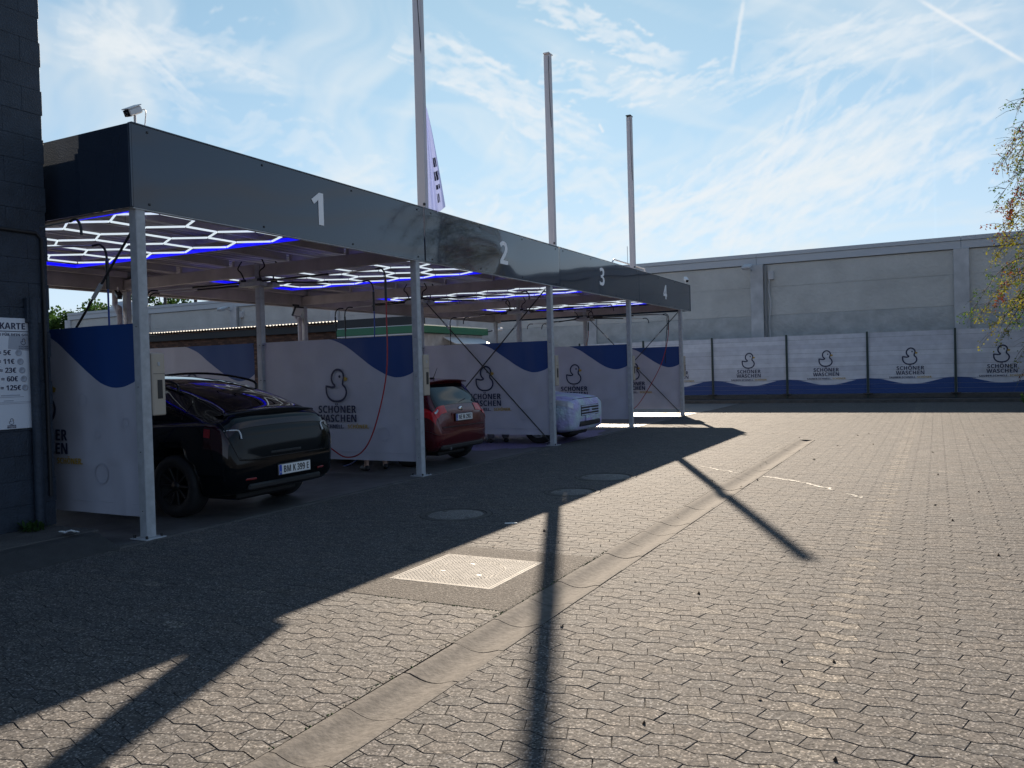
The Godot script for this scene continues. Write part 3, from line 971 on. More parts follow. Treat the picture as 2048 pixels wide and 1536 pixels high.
func left_building():
	var b := thing("block_building", "tall dark navy painted block building at the picture's left edge", "building", Vector3(-8.05, 0.14, -5.34))
	# core behind the blocks
	block("wall_core", Vector3(-6.0, 0.0, 0.05), Vector3(-0.06, 7.4, 11.0), M.block_paint, b, 0.0)
	# running bond of painted blocks on the visible face and on the end
	var bw := 0.40
	var bh := 0.245
	for r in 30:
		var off := 0.0 if r % 2 == 0 else bw / 2
		for k in 6:
			var z0 := k * bw - off
			var z1 := z0 + bw
			z0 = max(z0, -0.012)
			if z1 - z0 < 0.05: continue
			block("painted_block", Vector3(-0.058, r * bh + 0.001, z0 + 0.001), Vector3(rng.randf_range(-0.001, 0.0015), (r + 1) * bh - 0.001, z1 - 0.001), M.block_paint, b, 0.0018)
	block("rear_wall_face", Vector3(-0.058, 0, 2.42), Vector3(-0.002, 7.35, 11.0), M.block_paint, b, 0.0)
	block("coping", Vector3(-6.05, 7.4, -0.05), Vector3(0.06, 7.5, 11.0), M.dark_board, b, 0.006)
	# conduits: one across, one down
	tube_part("conduit", [Vector3(0.02, 2.96, 2.3), Vector3(0.02, 2.96, 0.12), Vector3(0.02, 2.90, 0.06), Vector3(0.02, 0.3, 0.06)], 0.018, M.dark_board, b, 8)
	tube_part("downpipe", [Vector3(0.05, 2.3, 0.20), Vector3(0.05, 0.02, 0.20)], 0.045, M.block_paint, b, 10)
	block("electrical_box", Vector3(0.0, 2.05, 0.12), Vector3(0.06, 2.3, 0.26), M.block_paint, b, 0.006)
	# price board
	var s := thing("price_board", "white price board for value cards screwed to the dark wall", "sign", Vector3(-8.043, 0.0952, 0))
	s.scale = Vector3.ONE * 0.9405
	var z0 := -5.48
	var z1 := -4.55
	var y0 := 1.12
	var y1 := 2.275
	block("board", Vector3(-0.004, y0, z0), Vector3(0.006, y1, z1), M.sign_white, s, 0.002)
	var f := Basis(Vector3(0, 0, -1), Vector3.UP, Vector3(1, 0, 0))
	var face := func(z: float, y: float) -> Transform3D: return Transform3D(f, Vector3(0.0075, y, z))
	var mid := (z0 + z1) / 2
	lettering("KUNDENKARTE", 0.066, M.navy_letter, s, face.call(mid - 0.06, 2.19), 1.0)
	block("rule", Vector3(0.006, 2.132, z0 + 0.03), Vector3(0.0085, 2.139, z1 - 0.03), M.navy_letter, s, 0.0)
	lettering("MEHR FÜR DEIN GELD!", 0.026, M.navy_letter, s, face.call(-5.25, 2.10), 1.15)
	var rows := [["= 5€", 1.913, -5.33], ["= 11€", 1.822, -5.345], ["= 23€", 1.730, -5.36], ["= 60€", 1.640, -5.375], ["= 125€", 1.548, -5.385]]
	for r in rows:
		lettering(r[0], 0.052, M.navy_letter, s, face.call(r[2] + 0.16, r[1]), 1.0)
		var c := Shape.new()
		c.lathe([Vector2(0.0, 0.0), Vector2(0.034, 0.0), Vector2(0.034, 0.003), Vector2(0.024, 0.003), Vector2(0.022, 0.0015), Vector2(0.0, 0.0015)], 20)
		part("coin_mark", c.done(), M.sign_grey, s, Transform3D(Basis(Vector3(0, 1, 0), Vector3(1, 0, 0), Vector3(0, 0, -1)), Vector3(0.0062, r[1], r[2] - 0.035 + 0.045)))
	# tilted card picture
	var card := part("card_picture", box_mesh(Vector3(0.24, 0.145, 0.002), 0.0), M.sign_grey, s, Transform3D(f * Basis(Vector3(0, 0, 1), -0.10), Vector3(0.0078, 2.015, -5.34)))
	duck(s, Transform3D(f * Basis(Vector3(0, 0, 1), -0.10), Vector3(0.0095, 2.03, -5.375)), 0.062, 0.006)
	lettering("SCHÖNER", 0.016, M.navy_letter, s, face.call(-5.375, 1.978))
	lettering("WASCHEN", 0.016, M.navy_letter, s, face.call(-5.375, 1.957))
	for r in [[1.47, 0.013, 0.20, -5.22], [1.452, 0.007, 0.28, -5.22], [1.415, 0.010, 0.10, -5.20], [1.398, 0.006, 0.36, -5.25], [1.384, 0.006, 0.36, -5.25]]:
		block("small_print", Vector3(0.006, r[0] - r[1] / 2, r[3] - r[2] / 2), Vector3(0.008, r[0] + r[1] / 2, r[3] + r[2] / 2), M.sign_grey, s, 0.0)
	duck(s, Transform3D(f, Vector3(0.008, 1.20, -5.22)), 0.06, 0.005)
	lettering("SCHÖNER", 0.014, M.navy_letter, s, face.call(-5.22, 1.155))
	lettering("WASCHEN", 0.014, M.navy_letter, s, face.call(-5.22, 1.137))
	for c in [Vector2(z0 + 0.03, y0 + 0.04), Vector2(z0 + 0.03, y1 - 0.04), Vector2(z1 - 0.03, y0 + 0.04), Vector2(z1 - 0.03, y1 - 0.04)]:
		block("screw", Vector3(0.004, c.y - 0.006, c.x - 0.006), Vector3(0.009, c.y + 0.006, c.x + 0.006), M.bolt, s, 0.002)
	# weed at the foot of the wall
	var w := thing("weed", "small green weed growing at the foot of the dark wall", "plant", Vector3(-7.93, 0.14, -5.02))
	var sh := Shape.new()
	for k in 60:
		var a := rng.randf() * TAU
		var l := rng.randf_range(0.06, 0.20)
		var d := Vector3(cos(a), rng.randf_range(0.5, 1.6), sin(a)).normalized() * l
		var side := Vector3(-sin(a), 0, cos(a)) * 0.012
		var base := Vector3(rng.randf_range(-0.08, 0.08), 0, rng.randf_range(-0.1, 0.1))
		sh.quad(base - side * 0.3, base + side * 0.3, base + d * 0.6 + side, base + d * 0.6 - side)
		sh.tri(base + d * 0.6 - side, base + d * 0.6 + side, base + d + Vector3(0, -0.03, 0))
	part("leaves", sh.done(), M.leaf_dark, w)

# outline of a bathing duck, drawn with a line of given width; faces +z
func duck(parent: Node, xf: Transform3D, high: float, line: float, beak := true):
	var pts := [Vector2(-0.42, -0.02), Vector2(-0.20, -0.06), Vector2(-0.07, -0.02), Vector2(-0.16, 0.08), Vector2(-0.20, 0.22), Vector2(-0.16, 0.36), Vector2(-0.06, 0.46), Vector2(0.06, 0.49), Vector2(0.18, 0.45), Vector2(0.26, 0.36), Vector2(0.28, 0.24), Vector2(0.24, 0.12), Vector2(0.24, 0.02), Vector2(0.33, -0.08), Vector2(0.37, -0.22), Vector2(0.32, -0.36), Vector2(0.20, -0.46), Vector2(0.02, -0.50), Vector2(-0.18, -0.48), Vector2(-0.33, -0.38), Vector2(-0.41, -0.22)]
	var path := []
	var n := pts.size()
	for i in n:
		for k in 4:
			path.append(pts[i].cubic_interpolate(pts[(i + 1) % n], pts[(i + n - 1) % n], pts[(i + 2) % n], k / 4.0) if i != 0 and i != n - 1 else pts[i].lerp(pts[(i + 1) % n], k / 4.0))
	var s := Shape.new()
	var m := path.size()
	var inn := []
	var out := []
	for k in m:
		var t: Vector2 = (path[(k + 1) % m] - path[(k + m - 1) % m]).normalized()
		var nn := Vector2(-t.y, t.x) * line / 2
		inn.append(path[k] * high + nn)
		out.append(path[k] * high - nn)
	for k in m:
		var l := (k + 1) % m
		s.quad(xf * Vector3(out[k].x, out[k].y, 0), xf * Vector3(inn[k].x, inn[k].y, 0), xf * Vector3(inn[l].x, inn[l].y, 0), xf * Vector3(out[l].x, out[l].y, 0))
	var eye := PackedVector2Array()
	for k in 12: eye.append(Vector2(0.12, 0.27) * high + Vector2.from_angle(TAU * k / 12) * high * 0.045)
	s.prism(eye, 0.0008, xf)
	part("duck_outline", s.done(), M.navy_letter, parent)
	if beak:
		var b := Shape.new()
		b.prism(PackedVector2Array([Vector2(0.29, 0.27) * high, Vector2(0.43, 0.22) * high, Vector2(0.40, 0.14) * high, Vector2(0.28, 0.13) * high]), 0.001, xf)
		part("duck_beak", b.done(), M.gold_letter, parent)

# ---------------------------------------------------------------- canopy

const FZ0 := -5.56
const FZ1 := -26.22

func canopy():
	var c := thing("wash_canopy", "long steel wash bay canopy with dark grey fascia numbered 1 to 4", "canopy", Vector3(FRONT, 0, FZ0))
	var org := Vector3(-FRONT, 0, -FZ0)     # world to local
	var L := func(x: float, y: float, z: float) -> Vector3: return Vector3(x, y, z) + org
	# posts: front, middle and back rows
	var post_len := {0: 3.30, 1: 3.28, 2: 3.26}
	var xs := [-7.07, MIDX, BACKX]
	for r in 3:
		for k in 5:
			var p: Vector3 = L.call(xs[r], 0, PZ[k])
			var h: float = post_len[r]
			var o := part("post", box_mesh(Vector3(0.11, h - 0.012, 0.11), 0.008), M.steel, c, at(p + Vector3(0, (h + 0.012) / 2, 0)))
			part("base_plate", box_mesh(Vector3(0.24, 0.012, 0.24), 0.002), M.steel, o, at(Vector3(0, -(h + 0.012) / 2 + 0.009, 0)))
			for b in 4:
				var a := PI / 4 + b * PI / 2
				part("anchor_bolt", box_mesh(Vector3(0.022, 0.03, 0.022), 0.004), M.bolt, o, at(Vector3(0.125 * cos(a), -(h + 0.012) / 2 + 0.03, 0.125 * sin(a))))
	# cross beams on the posts, front to back
	for k in 5:
		for seg in [[-7.02, -10.19], [-10.31, -13.75]]:
			bar_part("cross_beam", L.call(seg[0], 3.405, PZ[k]), L.call(seg[1], 3.385, PZ[k]), 0.09, 0.20, M.roof_sheet, c, 0.006)
		bar_part("head_piece", L.call(-10.195, 3.40, PZ[k]), L.call(-10.305, 3.40, PZ[k]), 0.11, 0.22, M.steel, c, 0.006)
	for k in 4:
		var zm: float = (PZ[k] + PZ[k + 1]) / 2 - 0.55
		bar_part("cross_beam", L.call(-7.05, 3.61, zm), L.call(-13.75, 3.57, zm), 0.06, 0.10, M.roof_sheet, c, 0.004)
	# purlins along the canopy
	for x in [-7.14, -8.4, -9.6, -10.9, -12.2, -13.5]:
		for k in 4:
			bar_part("purlin", L.call(x, 3.565, PZ[k] - 0.06), L.call(x, 3.565, PZ[k + 1] + 0.06), 0.06, 0.11, M.roof_sheet, c, 0.004)
	# eave beam behind the fascia
	for k in 4:
		bar_part("eave_beam", L.call(-7.07, 3.38, PZ[k] - 0.08), L.call(-7.07, 3.38, PZ[k + 1] + 0.08), 0.05, 0.14, M.roof_sheet, c, 0.004)
		bar_part("back_beam", L.call(-13.62, 3.40, PZ[k] - 0.08), L.call(-13.62, 3.40, PZ[k + 1] + 0.08), 0.05, 0.26, M.roof_sheet, c, 0.004)
	# trapezoidal roof sheets, ribs along the canopy's length
	var edges := [FZ0 - 0.05, PZ[1], PZ[2], PZ[3], FZ1 + 0.05]
	for k in 4:
		for half in 2:
			var s := Shape.new()
			var x0 := -7.04 - half * 3.43
			var n := 17
			var za: float = edges[k] - 0.002
			var zb: float = edges[k + 1] + 0.002
			var prof := []
			var pitch := 3.42 / n
			for i in n:
				var x := x0 - i * pitch
				prof.append_array([Vector2(x, 3.66), Vector2(x - pitch * 0.38, 3.66), Vector2(x - pitch * 0.5, 3.70), Vector2(x - pitch * 0.88, 3.70)])
			prof.append(Vector2(x0 - n * pitch, 3.66))
			for i in prof.size() - 1:
				var p: Vector2 = prof[i]
				var q: Vector2 = prof[i + 1]
				s.quad(L.call(p.x, p.y, za), L.call(p.x, p.y, zb), L.call(q.x, q.y, zb), L.call(q.x, q.y, za))
				s.quad(L.call(p.x, p.y + 0.012, zb), L.call(p.x, p.y + 0.012, za), L.call(q.x, q.y + 0.012, za), L.call(q.x, q.y + 0.012, zb))
			part("roof_sheet", s.done(), M.roof_sheet, c)
	# fascia: four long panels with numbers, each hung a hair differently
	var cuts := [FZ0, -10.765, -15.92, -21.08, FZ1]
	var numz := [-8.32, -13.36, -18.36, -23.44]
	var lean := [[0.0, 0.000], [0.004, 0.003], [-0.002, -0.002], [0.003, -0.001]]
	for k in 4:
		var zc: float = (cuts[k] + cuts[k + 1]) / 2
		var len_: float = cuts[k] - cuts[k + 1] - 0.008
		var o := part("fascia_panel", fascia_mesh(len_, k), M.fascia, c, Transform3D(Basis.from_euler(Vector3(0, lean[k][0], lean[k][1])), L.call(-7.004, 3.71, zc)))
		lettering(str(k + 1), 0.41, M.white_letter, o, Transform3D(Basis(Vector3(0, 0, -1), Vector3.UP, Vector3.RIGHT), Vector3(0.0075 if k != 1 else 0.0165, 0.0, numz[k] - zc)), 1.12, 0.004, "number")
		for u in [0.035, 0.34, 0.66, 0.965]:
			for v in [-0.36, 0.36]:
				part("panel_bolt", box_mesh(Vector3(0.008, 0.022, 0.022), 0.003), M.bolt, o, at(Vector3(0.009, v, len_ * (0.5 - u))))
	block("corner_trim", L.call(-7.016, 3.30, FZ0 - 0.0), L.call(-6.996, 4.12, FZ0 + 0.022), M.fascia, c, 0.003)
	block("fascia_return", L.call(-13.9, 3.30, FZ0), L.call(-7.02, 4.12, FZ0 + 0.02), M.fascia, c, 0.002)
	block("fascia_return", L.call(-13.9, 3.30, FZ1 - 0.022), L.call(-6.998, 4.12, FZ1 - 0.002), M.fascia, c, 0.002)
	block("back_fascia", L.call(-13.93, 3.25, FZ1), L.call(-13.905, 3.95, FZ0), M.roof_sheet, c, 0.002)
	block("back_gutter", L.call(-13.90, 3.36, FZ1), L.call(-13.70, 3.50, FZ0 - 0.1), M.roof_sheet, c, 0.01)
	bar_part("back_gutter_lip", L.call(-13.88, 3.265, FZ0 - 0.1), L.call(-13.88, 3.265, FZ1 + 0.05), 0.05, 0.03, M.roof_sheet, c)
	bar_part("lower_lip", L.call(-7.03, 3.292, FZ0), L.call(-7.03, 3.292, FZ1), 0.05, 0.014, M.steel, c, 0.002)
	bar_part("top_flashing", L.call(-7.02, 4.128, FZ0), L.call(-7.02, 4.128, FZ1), 0.06, 0.014, M.fascia, c, 0.002)
	# crossed tie rods of the first, third and fifth frames
	for k in [0, 2, 4]:
		var z: float = PZ[k] + (0.075 if k > 0 else -0.075)
		for rod in [[Vector2(-7.12, 3.22), Vector2(-10.2, 0.10)], [Vector2(-10.2, 3.28), Vector2(-7.13, 0.10)]]:
			var dz := 0.012 if rod[0].x > -8 else -0.012
			tube_part("tie_rod", [L.call(rod[0].x, rod[0].y, z + dz), L.call(rod[1].x, rod[1].y, z + dz)], 0.013, M.bolt, c, 6)
			var q: Vector2 = rod[0].lerp(rod[1], 0.22)
			var d: Vector2 = (rod[1] - rod[0]).normalized() * 0.10
			tube_part("turnbuckle", [L.call(q.x - d.x, q.y - d.y, z + dz), L.call(q.x + d.x, q.y + d.y, z + dz)], 0.022, M.steel, c, 6)
	# downpipes with a swan neck on back posts
	for k in [1, 2]:
		var z: float = PZ[k] + 0.12
		tube_part("downpipe", smooth_path([L.call(-13.78, 3.37, z), L.call(-13.78, 3.10, z), L.call(-13.78, 3.02, z), L.call(-13.62, 2.86, z + 0.05), L.call(-13.60, 2.76, z + 0.05), L.call(-13.60, 0.05, z + 0.05)], 5), 0.05, M.roof_sheet, c, 10)
	# a bent conduit on the roof near the far end
	tube_part("roof_conduit", smooth_path([L.call(-7.6, 4.15, -20.6), L.call(-7.6, 4.42, -20.8), L.call(-7.6, 4.44, -21.2), L.call(-7.6, 4.44, -23.2), L.call(-7.6, 4.40, -23.45), L.call(-7.6, 4.12, -23.5)], 4), 0.022, M.camera_white, c, 8)

func fascia_mesh(len_: float, which: int) -> ArrayMesh:
	# thin composite panel, very slightly buckled so that it mirrors unevenly; thickness 6 mm
	var n := FastNoiseLite.new()
	n.seed = 60 + which
	n.frequency = 0.45
	n.fractal_octaves = 1
	var nu := 64
	var nv := 12
	var amp := 0.0016 if which != 1 else 0.0028
	var g := []
	for i in nu + 1:
		var row := []
		for j in nv + 1:
			var z := len_ * (0.5 - float(i) / nu)
			var y := 0.82 * (float(j) / nv - 0.5)
			var d := n.get_noise_2d(z, y * 1.6) * amp
			# the panel is dented round its fixing behind the number
			if which == 1:
				var q := Vector2((z - 0.0) / 0.42, y / 0.34).length()
				d += 0.011 * exp(-q * q)
			row.append(Vector3(0.003 + d, y, z))
		g.append(row)
	var s := Shape.new()
	s.smooth(true)
	for i in nu:
		for j in nv:
			s.quad(g[i][j], g[i + 1][j], g[i + 1][j + 1], g[i][j + 1])
	s.smooth(false)
	var o := Vector3(-0.008, 0, 0)
	for i in nu:
		s.quad(g[i][0] + o, g[i + 1][0] + o, g[i + 1][0], g[i][0])
		s.quad(g[i][nv], g[i + 1][nv], g[i + 1][nv] + o, g[i][nv] + o)
	for j in nv:
		s.quad(g[0][j] + o, g[0][j], g[0][j + 1], g[0][j + 1] + o)
		s.quad(g[nu][j], g[nu][j] + o, g[nu][j + 1] + o, g[nu][j + 1])
	s.quad(g[nu][0] + o, g[0][0] + o, g[0][nv] + o, g[nu][nv] + o)
	return s.done()

# ---------------------------------------------------------------- honeycomb ceiling lights

func led_lights():
	var s := 0.473
	var rt3 := sqrt(3.0)
	var unit := Shape.new()
	unit.tube([Vector3(-s / 2 + 0.014, 0, 0), Vector3(s / 2 - 0.014, 0, 0)], 0.013, 6)
	var tube_m := unit.done()
	var edges := {}
	for r in 3:
		for k in 5:
			var cx := -(k + (0.5 if r != 1 else 1.0)) * rt3 * s
			var cz := -(r * 1.5 + 1.0) * s
			var v := []
			for a in 6:
				v.append(Vector2(cx + s * sin(a * PI / 3), cz + s * cos(a * PI / 3)))
			for a in 6:
				var m: Vector2 = (v[a] + v[(a + 1) % 6]) / 2
				var key := "%d_%d" % [roundi(m.x * 50), roundi(m.y * 50)]
				if not edges.has(key):
					edges[key] = [m, (v[(a + 1) % 6] - v[a]).angle()]
	var wide := 5.5 * rt3 * s
	var deep := 5.0 * s
	var names := ["largest glowing honeycomb ceiling light, above the black car by the dark wall", "glowing honeycomb ceiling light with blue border above the red hatchback", "glowing honeycomb ceiling light with blue border above the foamy car", "smallest glowing honeycomb ceiling light, over the empty far bay"]
	for b in 4:
		var o := thing("honeycomb_light", names[b], "ceiling light", Vector3(-7.50, 3.40, PZ[b] - 0.40), 0.0, "honeycomb lights under the canopy")
		for key in edges:
			var e: Array = edges[key]
			part("white_tube", tube_m, M.led_white, o, Transform3D(Basis(Vector3.UP, -e[1]), Vector3(e[0].x, 0, e[0].y)))
		var x0 := 0.05
		var x1 := -wide - 0.05
		var z0 := 0.05
		var z1 := -deep - 0.06
		for seg in [[Vector2(x0, z0), Vector2(x1, z0), 3], [Vector2(x0, z1), Vector2(x1, z1), 3], [Vector2(x1, z0), Vector2(x1, z1), 2], [Vector2(x0, z0), Vector2(x0, z1), 2]]:
			for k in seg[2]:
				var a: Vector2 = seg[0].lerp(seg[1], float(k) / seg[2])
				var c: Vector2 = seg[0].lerp(seg[1], (k + 1.0) / seg[2])
				var d := (c - a).normalized() * 0.012
				tube_part("blue_tube", [Vector3(a.x + d.x, 0.01, a.y + d.y), Vector3(c.x - d.x, 0.01, c.y - d.y)], 0.026, M.led_blue, o, 6)
		for w in [Vector2(-0.9, -0.5), Vector2(-0.9, -2.0), Vector2(-2.7, -0.5), Vector2(-2.7, -2.0), Vector2(-4.0, -1.2)]:
			tube_part("hanger_wire", [Vector3(w.x, 0.0, w.y), Vector3(w.x, 0.26, w.y)], 0.003, M.bolt, o, 4)
		var l := AreaLight3D.new()
		l.name = "light_sheet"
		l.area_size = Vector2(wide, deep)
		l.light_color = Color(0.88, 0.88, 1.0)
		l.light_energy = 0.03
		l.shadow_enabled = true
		l.position = Vector3(-wide / 2, -0.03, -deep / 2)
		l.rotation.x = -PI / 2
		o.add_child(l)

# ---------------------------------------------------------------- printed banners between the posts

func wave_y(u: float) -> float:
	# lower edge of the blue field; u metres from the banner's left end (length 3.08), y above the banner's foot (height 1.95)
	var pts := [Vector2(1.36, 1.96), Vector2(1.70, 1.85), Vector2(2.03, 1.64), Vector2(2.36, 1.43), Vector2(2.62, 1.32), Vector2(2.81, 1.31), Vector2(3.00, 1.36), Vector2(3.09, 1.42)]
	if u <= pts[0].x:
		return 9.0
	for k in pts.size() - 1:
		if u <= pts[k + 1].x:
			var a: Vector2 = pts[max(k - 1, 0)]
			var d: Vector2 = pts[min(k + 2, pts.size() - 1)]
			return cubic_interpolate(pts[k].y, pts[k + 1].y, a.y, d.y, (u - pts[k].x) / (pts[k + 1].x - pts[k].x))
	return pts[-1].y

func banner_mesh(blue: bool, seed_: float) -> ArrayMesh:
	var W := 3.08
	var H := 1.95
	var nu := 66
	var rip := func(u: float, v: float) -> float:
		return 0.009 * sin(u * 5.1 + v * 0.8 + seed_) * (0.4 + 0.6 * v / H) + 0.004 * sin(u * 14.0 + v * 2.6 + seed_ * 2.0) + 0.003 * sin(u * 3.0 - v * 9.0 + seed_) + 0.010 * sin(PI * u / W) * (1.0 - v / H) * cos(seed_)
	var s := Shape.new()
	s.smooth(true)
	for side in 2:
		for k in nu:
			var ua := W * k / nu
			var ub := W * (k + 1) / nu
			var ya := clampf(wave_y(ua), 0, H)
			var yb := clampf(wave_y(ub), 0, H)
			var la := ya if blue else 0.0
			var lb := yb if blue else 0.0
			var ha := H if blue else ya
			var hb := H if blue else yb
			if ha - la < 0.001 and hb - lb < 0.001: continue
			var nv := 3 if blue else 8
			for j in nv:
				var a0: float = lerp(la, ha, float(j) / nv)
				var a1: float = lerp(la, ha, (j + 1.0) / nv)
				var b0: float = lerp(lb, hb, float(j) / nv)
				var b1: float = lerp(lb, hb, (j + 1.0) / nv)
				var t := 0.0015 if side == 0 else -0.0015
				var p := [Vector3(ua, a0, rip.call(ua, a0) + t), Vector3(ub, b0, rip.call(ub, b0) + t), Vector3(ub, b1, rip.call(ub, b1) + t), Vector3(ua, a1, rip.call(ua, a1) + t)]
				if side == 0: s.quad(p[0], p[1], p[2], p[3])
				else: s.quad(p[3], p[2], p[1], p[0])
	return s.done()

func banners():
	var spots := []
	var front := ["printed white and blue banner between the first post and the dark wall", "printed banner with a duck outline behind the black car, red hose hanging before it", "printed banner crossed by tie rods behind the red hatchback", "printed banner with a duck outline behind the foam covered car", "last printed banner at the canopy's far end, crossed by tie rods"]
	var back := ["plain rear banner of the first frame, hidden behind the dark wall", "white and blue rear banner above the black car's roof", "rear banner of the third frame, deep in the canopy", "rear banner of the fourth frame, deep in the canopy", "rear banner at the canopy's far end"]
	for k in 5:
		for half in 2:
			var x0 := -10.19 if half == 0 else -13.50
			var o := thing("banner", front[k] if half == 0 else back[k], "banner", Vector3(x0, 0.215, PZ[k]), 0.0, "printed banners between the canopy posts")
			var sd := k * 2.3 + half * 1.1
			part("white_field", banner_mesh(false, sd), M.banner_white, o)
			part("blue_field", banner_mesh(true, sd), M.banner_blue, o)
			var F := func(x: float, y: float, z := 0.022) -> Transform3D: return at(Vector3(x, y, z))
			if half == 0 or k == 1:
				duck(o, F.call(1.555, 1.20), 0.52, 0.034)
				lettering("SCHÖNER", 0.118, M.navy_letter, o, F.call(1.545, 0.81), 1.02)
				lettering("WASCHEN", 0.118, M.navy_letter, o, F.call(1.545, 0.665), 1.02)
				lettering("SAUBER.SCHNELL.", 0.062, M.navy_letter, o, F.call(1.31, 0.535), 1.0)
				lettering("SCHÖNER.", 0.062, M.gold_letter, o, F.call(1.965, 0.535), 1.0)
			# pale bubbles printed on the field
			for b in [[2.2, 1.18, 0.07], [2.42, 0.82, 0.045], [2.46, 0.42, 0.11], [0.72, 1.5, 0.08], [0.45, 0.6, 0.06], [2.85, 0.95, 0.05]]:
				var s := Shape.new()
				for q in 24:
					var a := TAU * q / 24
					var d := TAU * (q + 1) / 24
					var r: float = b[2]
					s.quad(Vector3(r * cos(a), r * sin(a), 0), Vector3(r * cos(d), r * sin(d), 0), Vector3(r * 0.86 * cos(d), r * 0.86 * sin(d), 0), Vector3(r * 0.86 * cos(a), r * 0.86 * sin(a), 0))
				part("bubble_print", s.done(), M.banner_bubble, o, F.call(b[0], b[1], 0.020))
			# hem along the foot and ties to the posts
			bar_part("hem", Vector3(0.01, 0.125, 0.006), Vector3(3.07, 0.125, 0.006), 0.006, 0.006, M.banner_bubble, o, 0.001)
			for y in [0.06, 0.65, 1.3, 1.9]:
				tube_part("tie", [Vector3(3.06, y, 0.01), Vector3(3.13, y + 0.01, 0.065)], 0.005, M.black_plastic, o, 5)
				tube_part("tie", [Vector3(0.02, y, 0.01), Vector3(-0.05, y + 0.01, 0.065)], 0.005, M.black_plastic, o, 5)

# ---------------------------------------------------------------- booms, hoses, coin boxes, poles, cameras

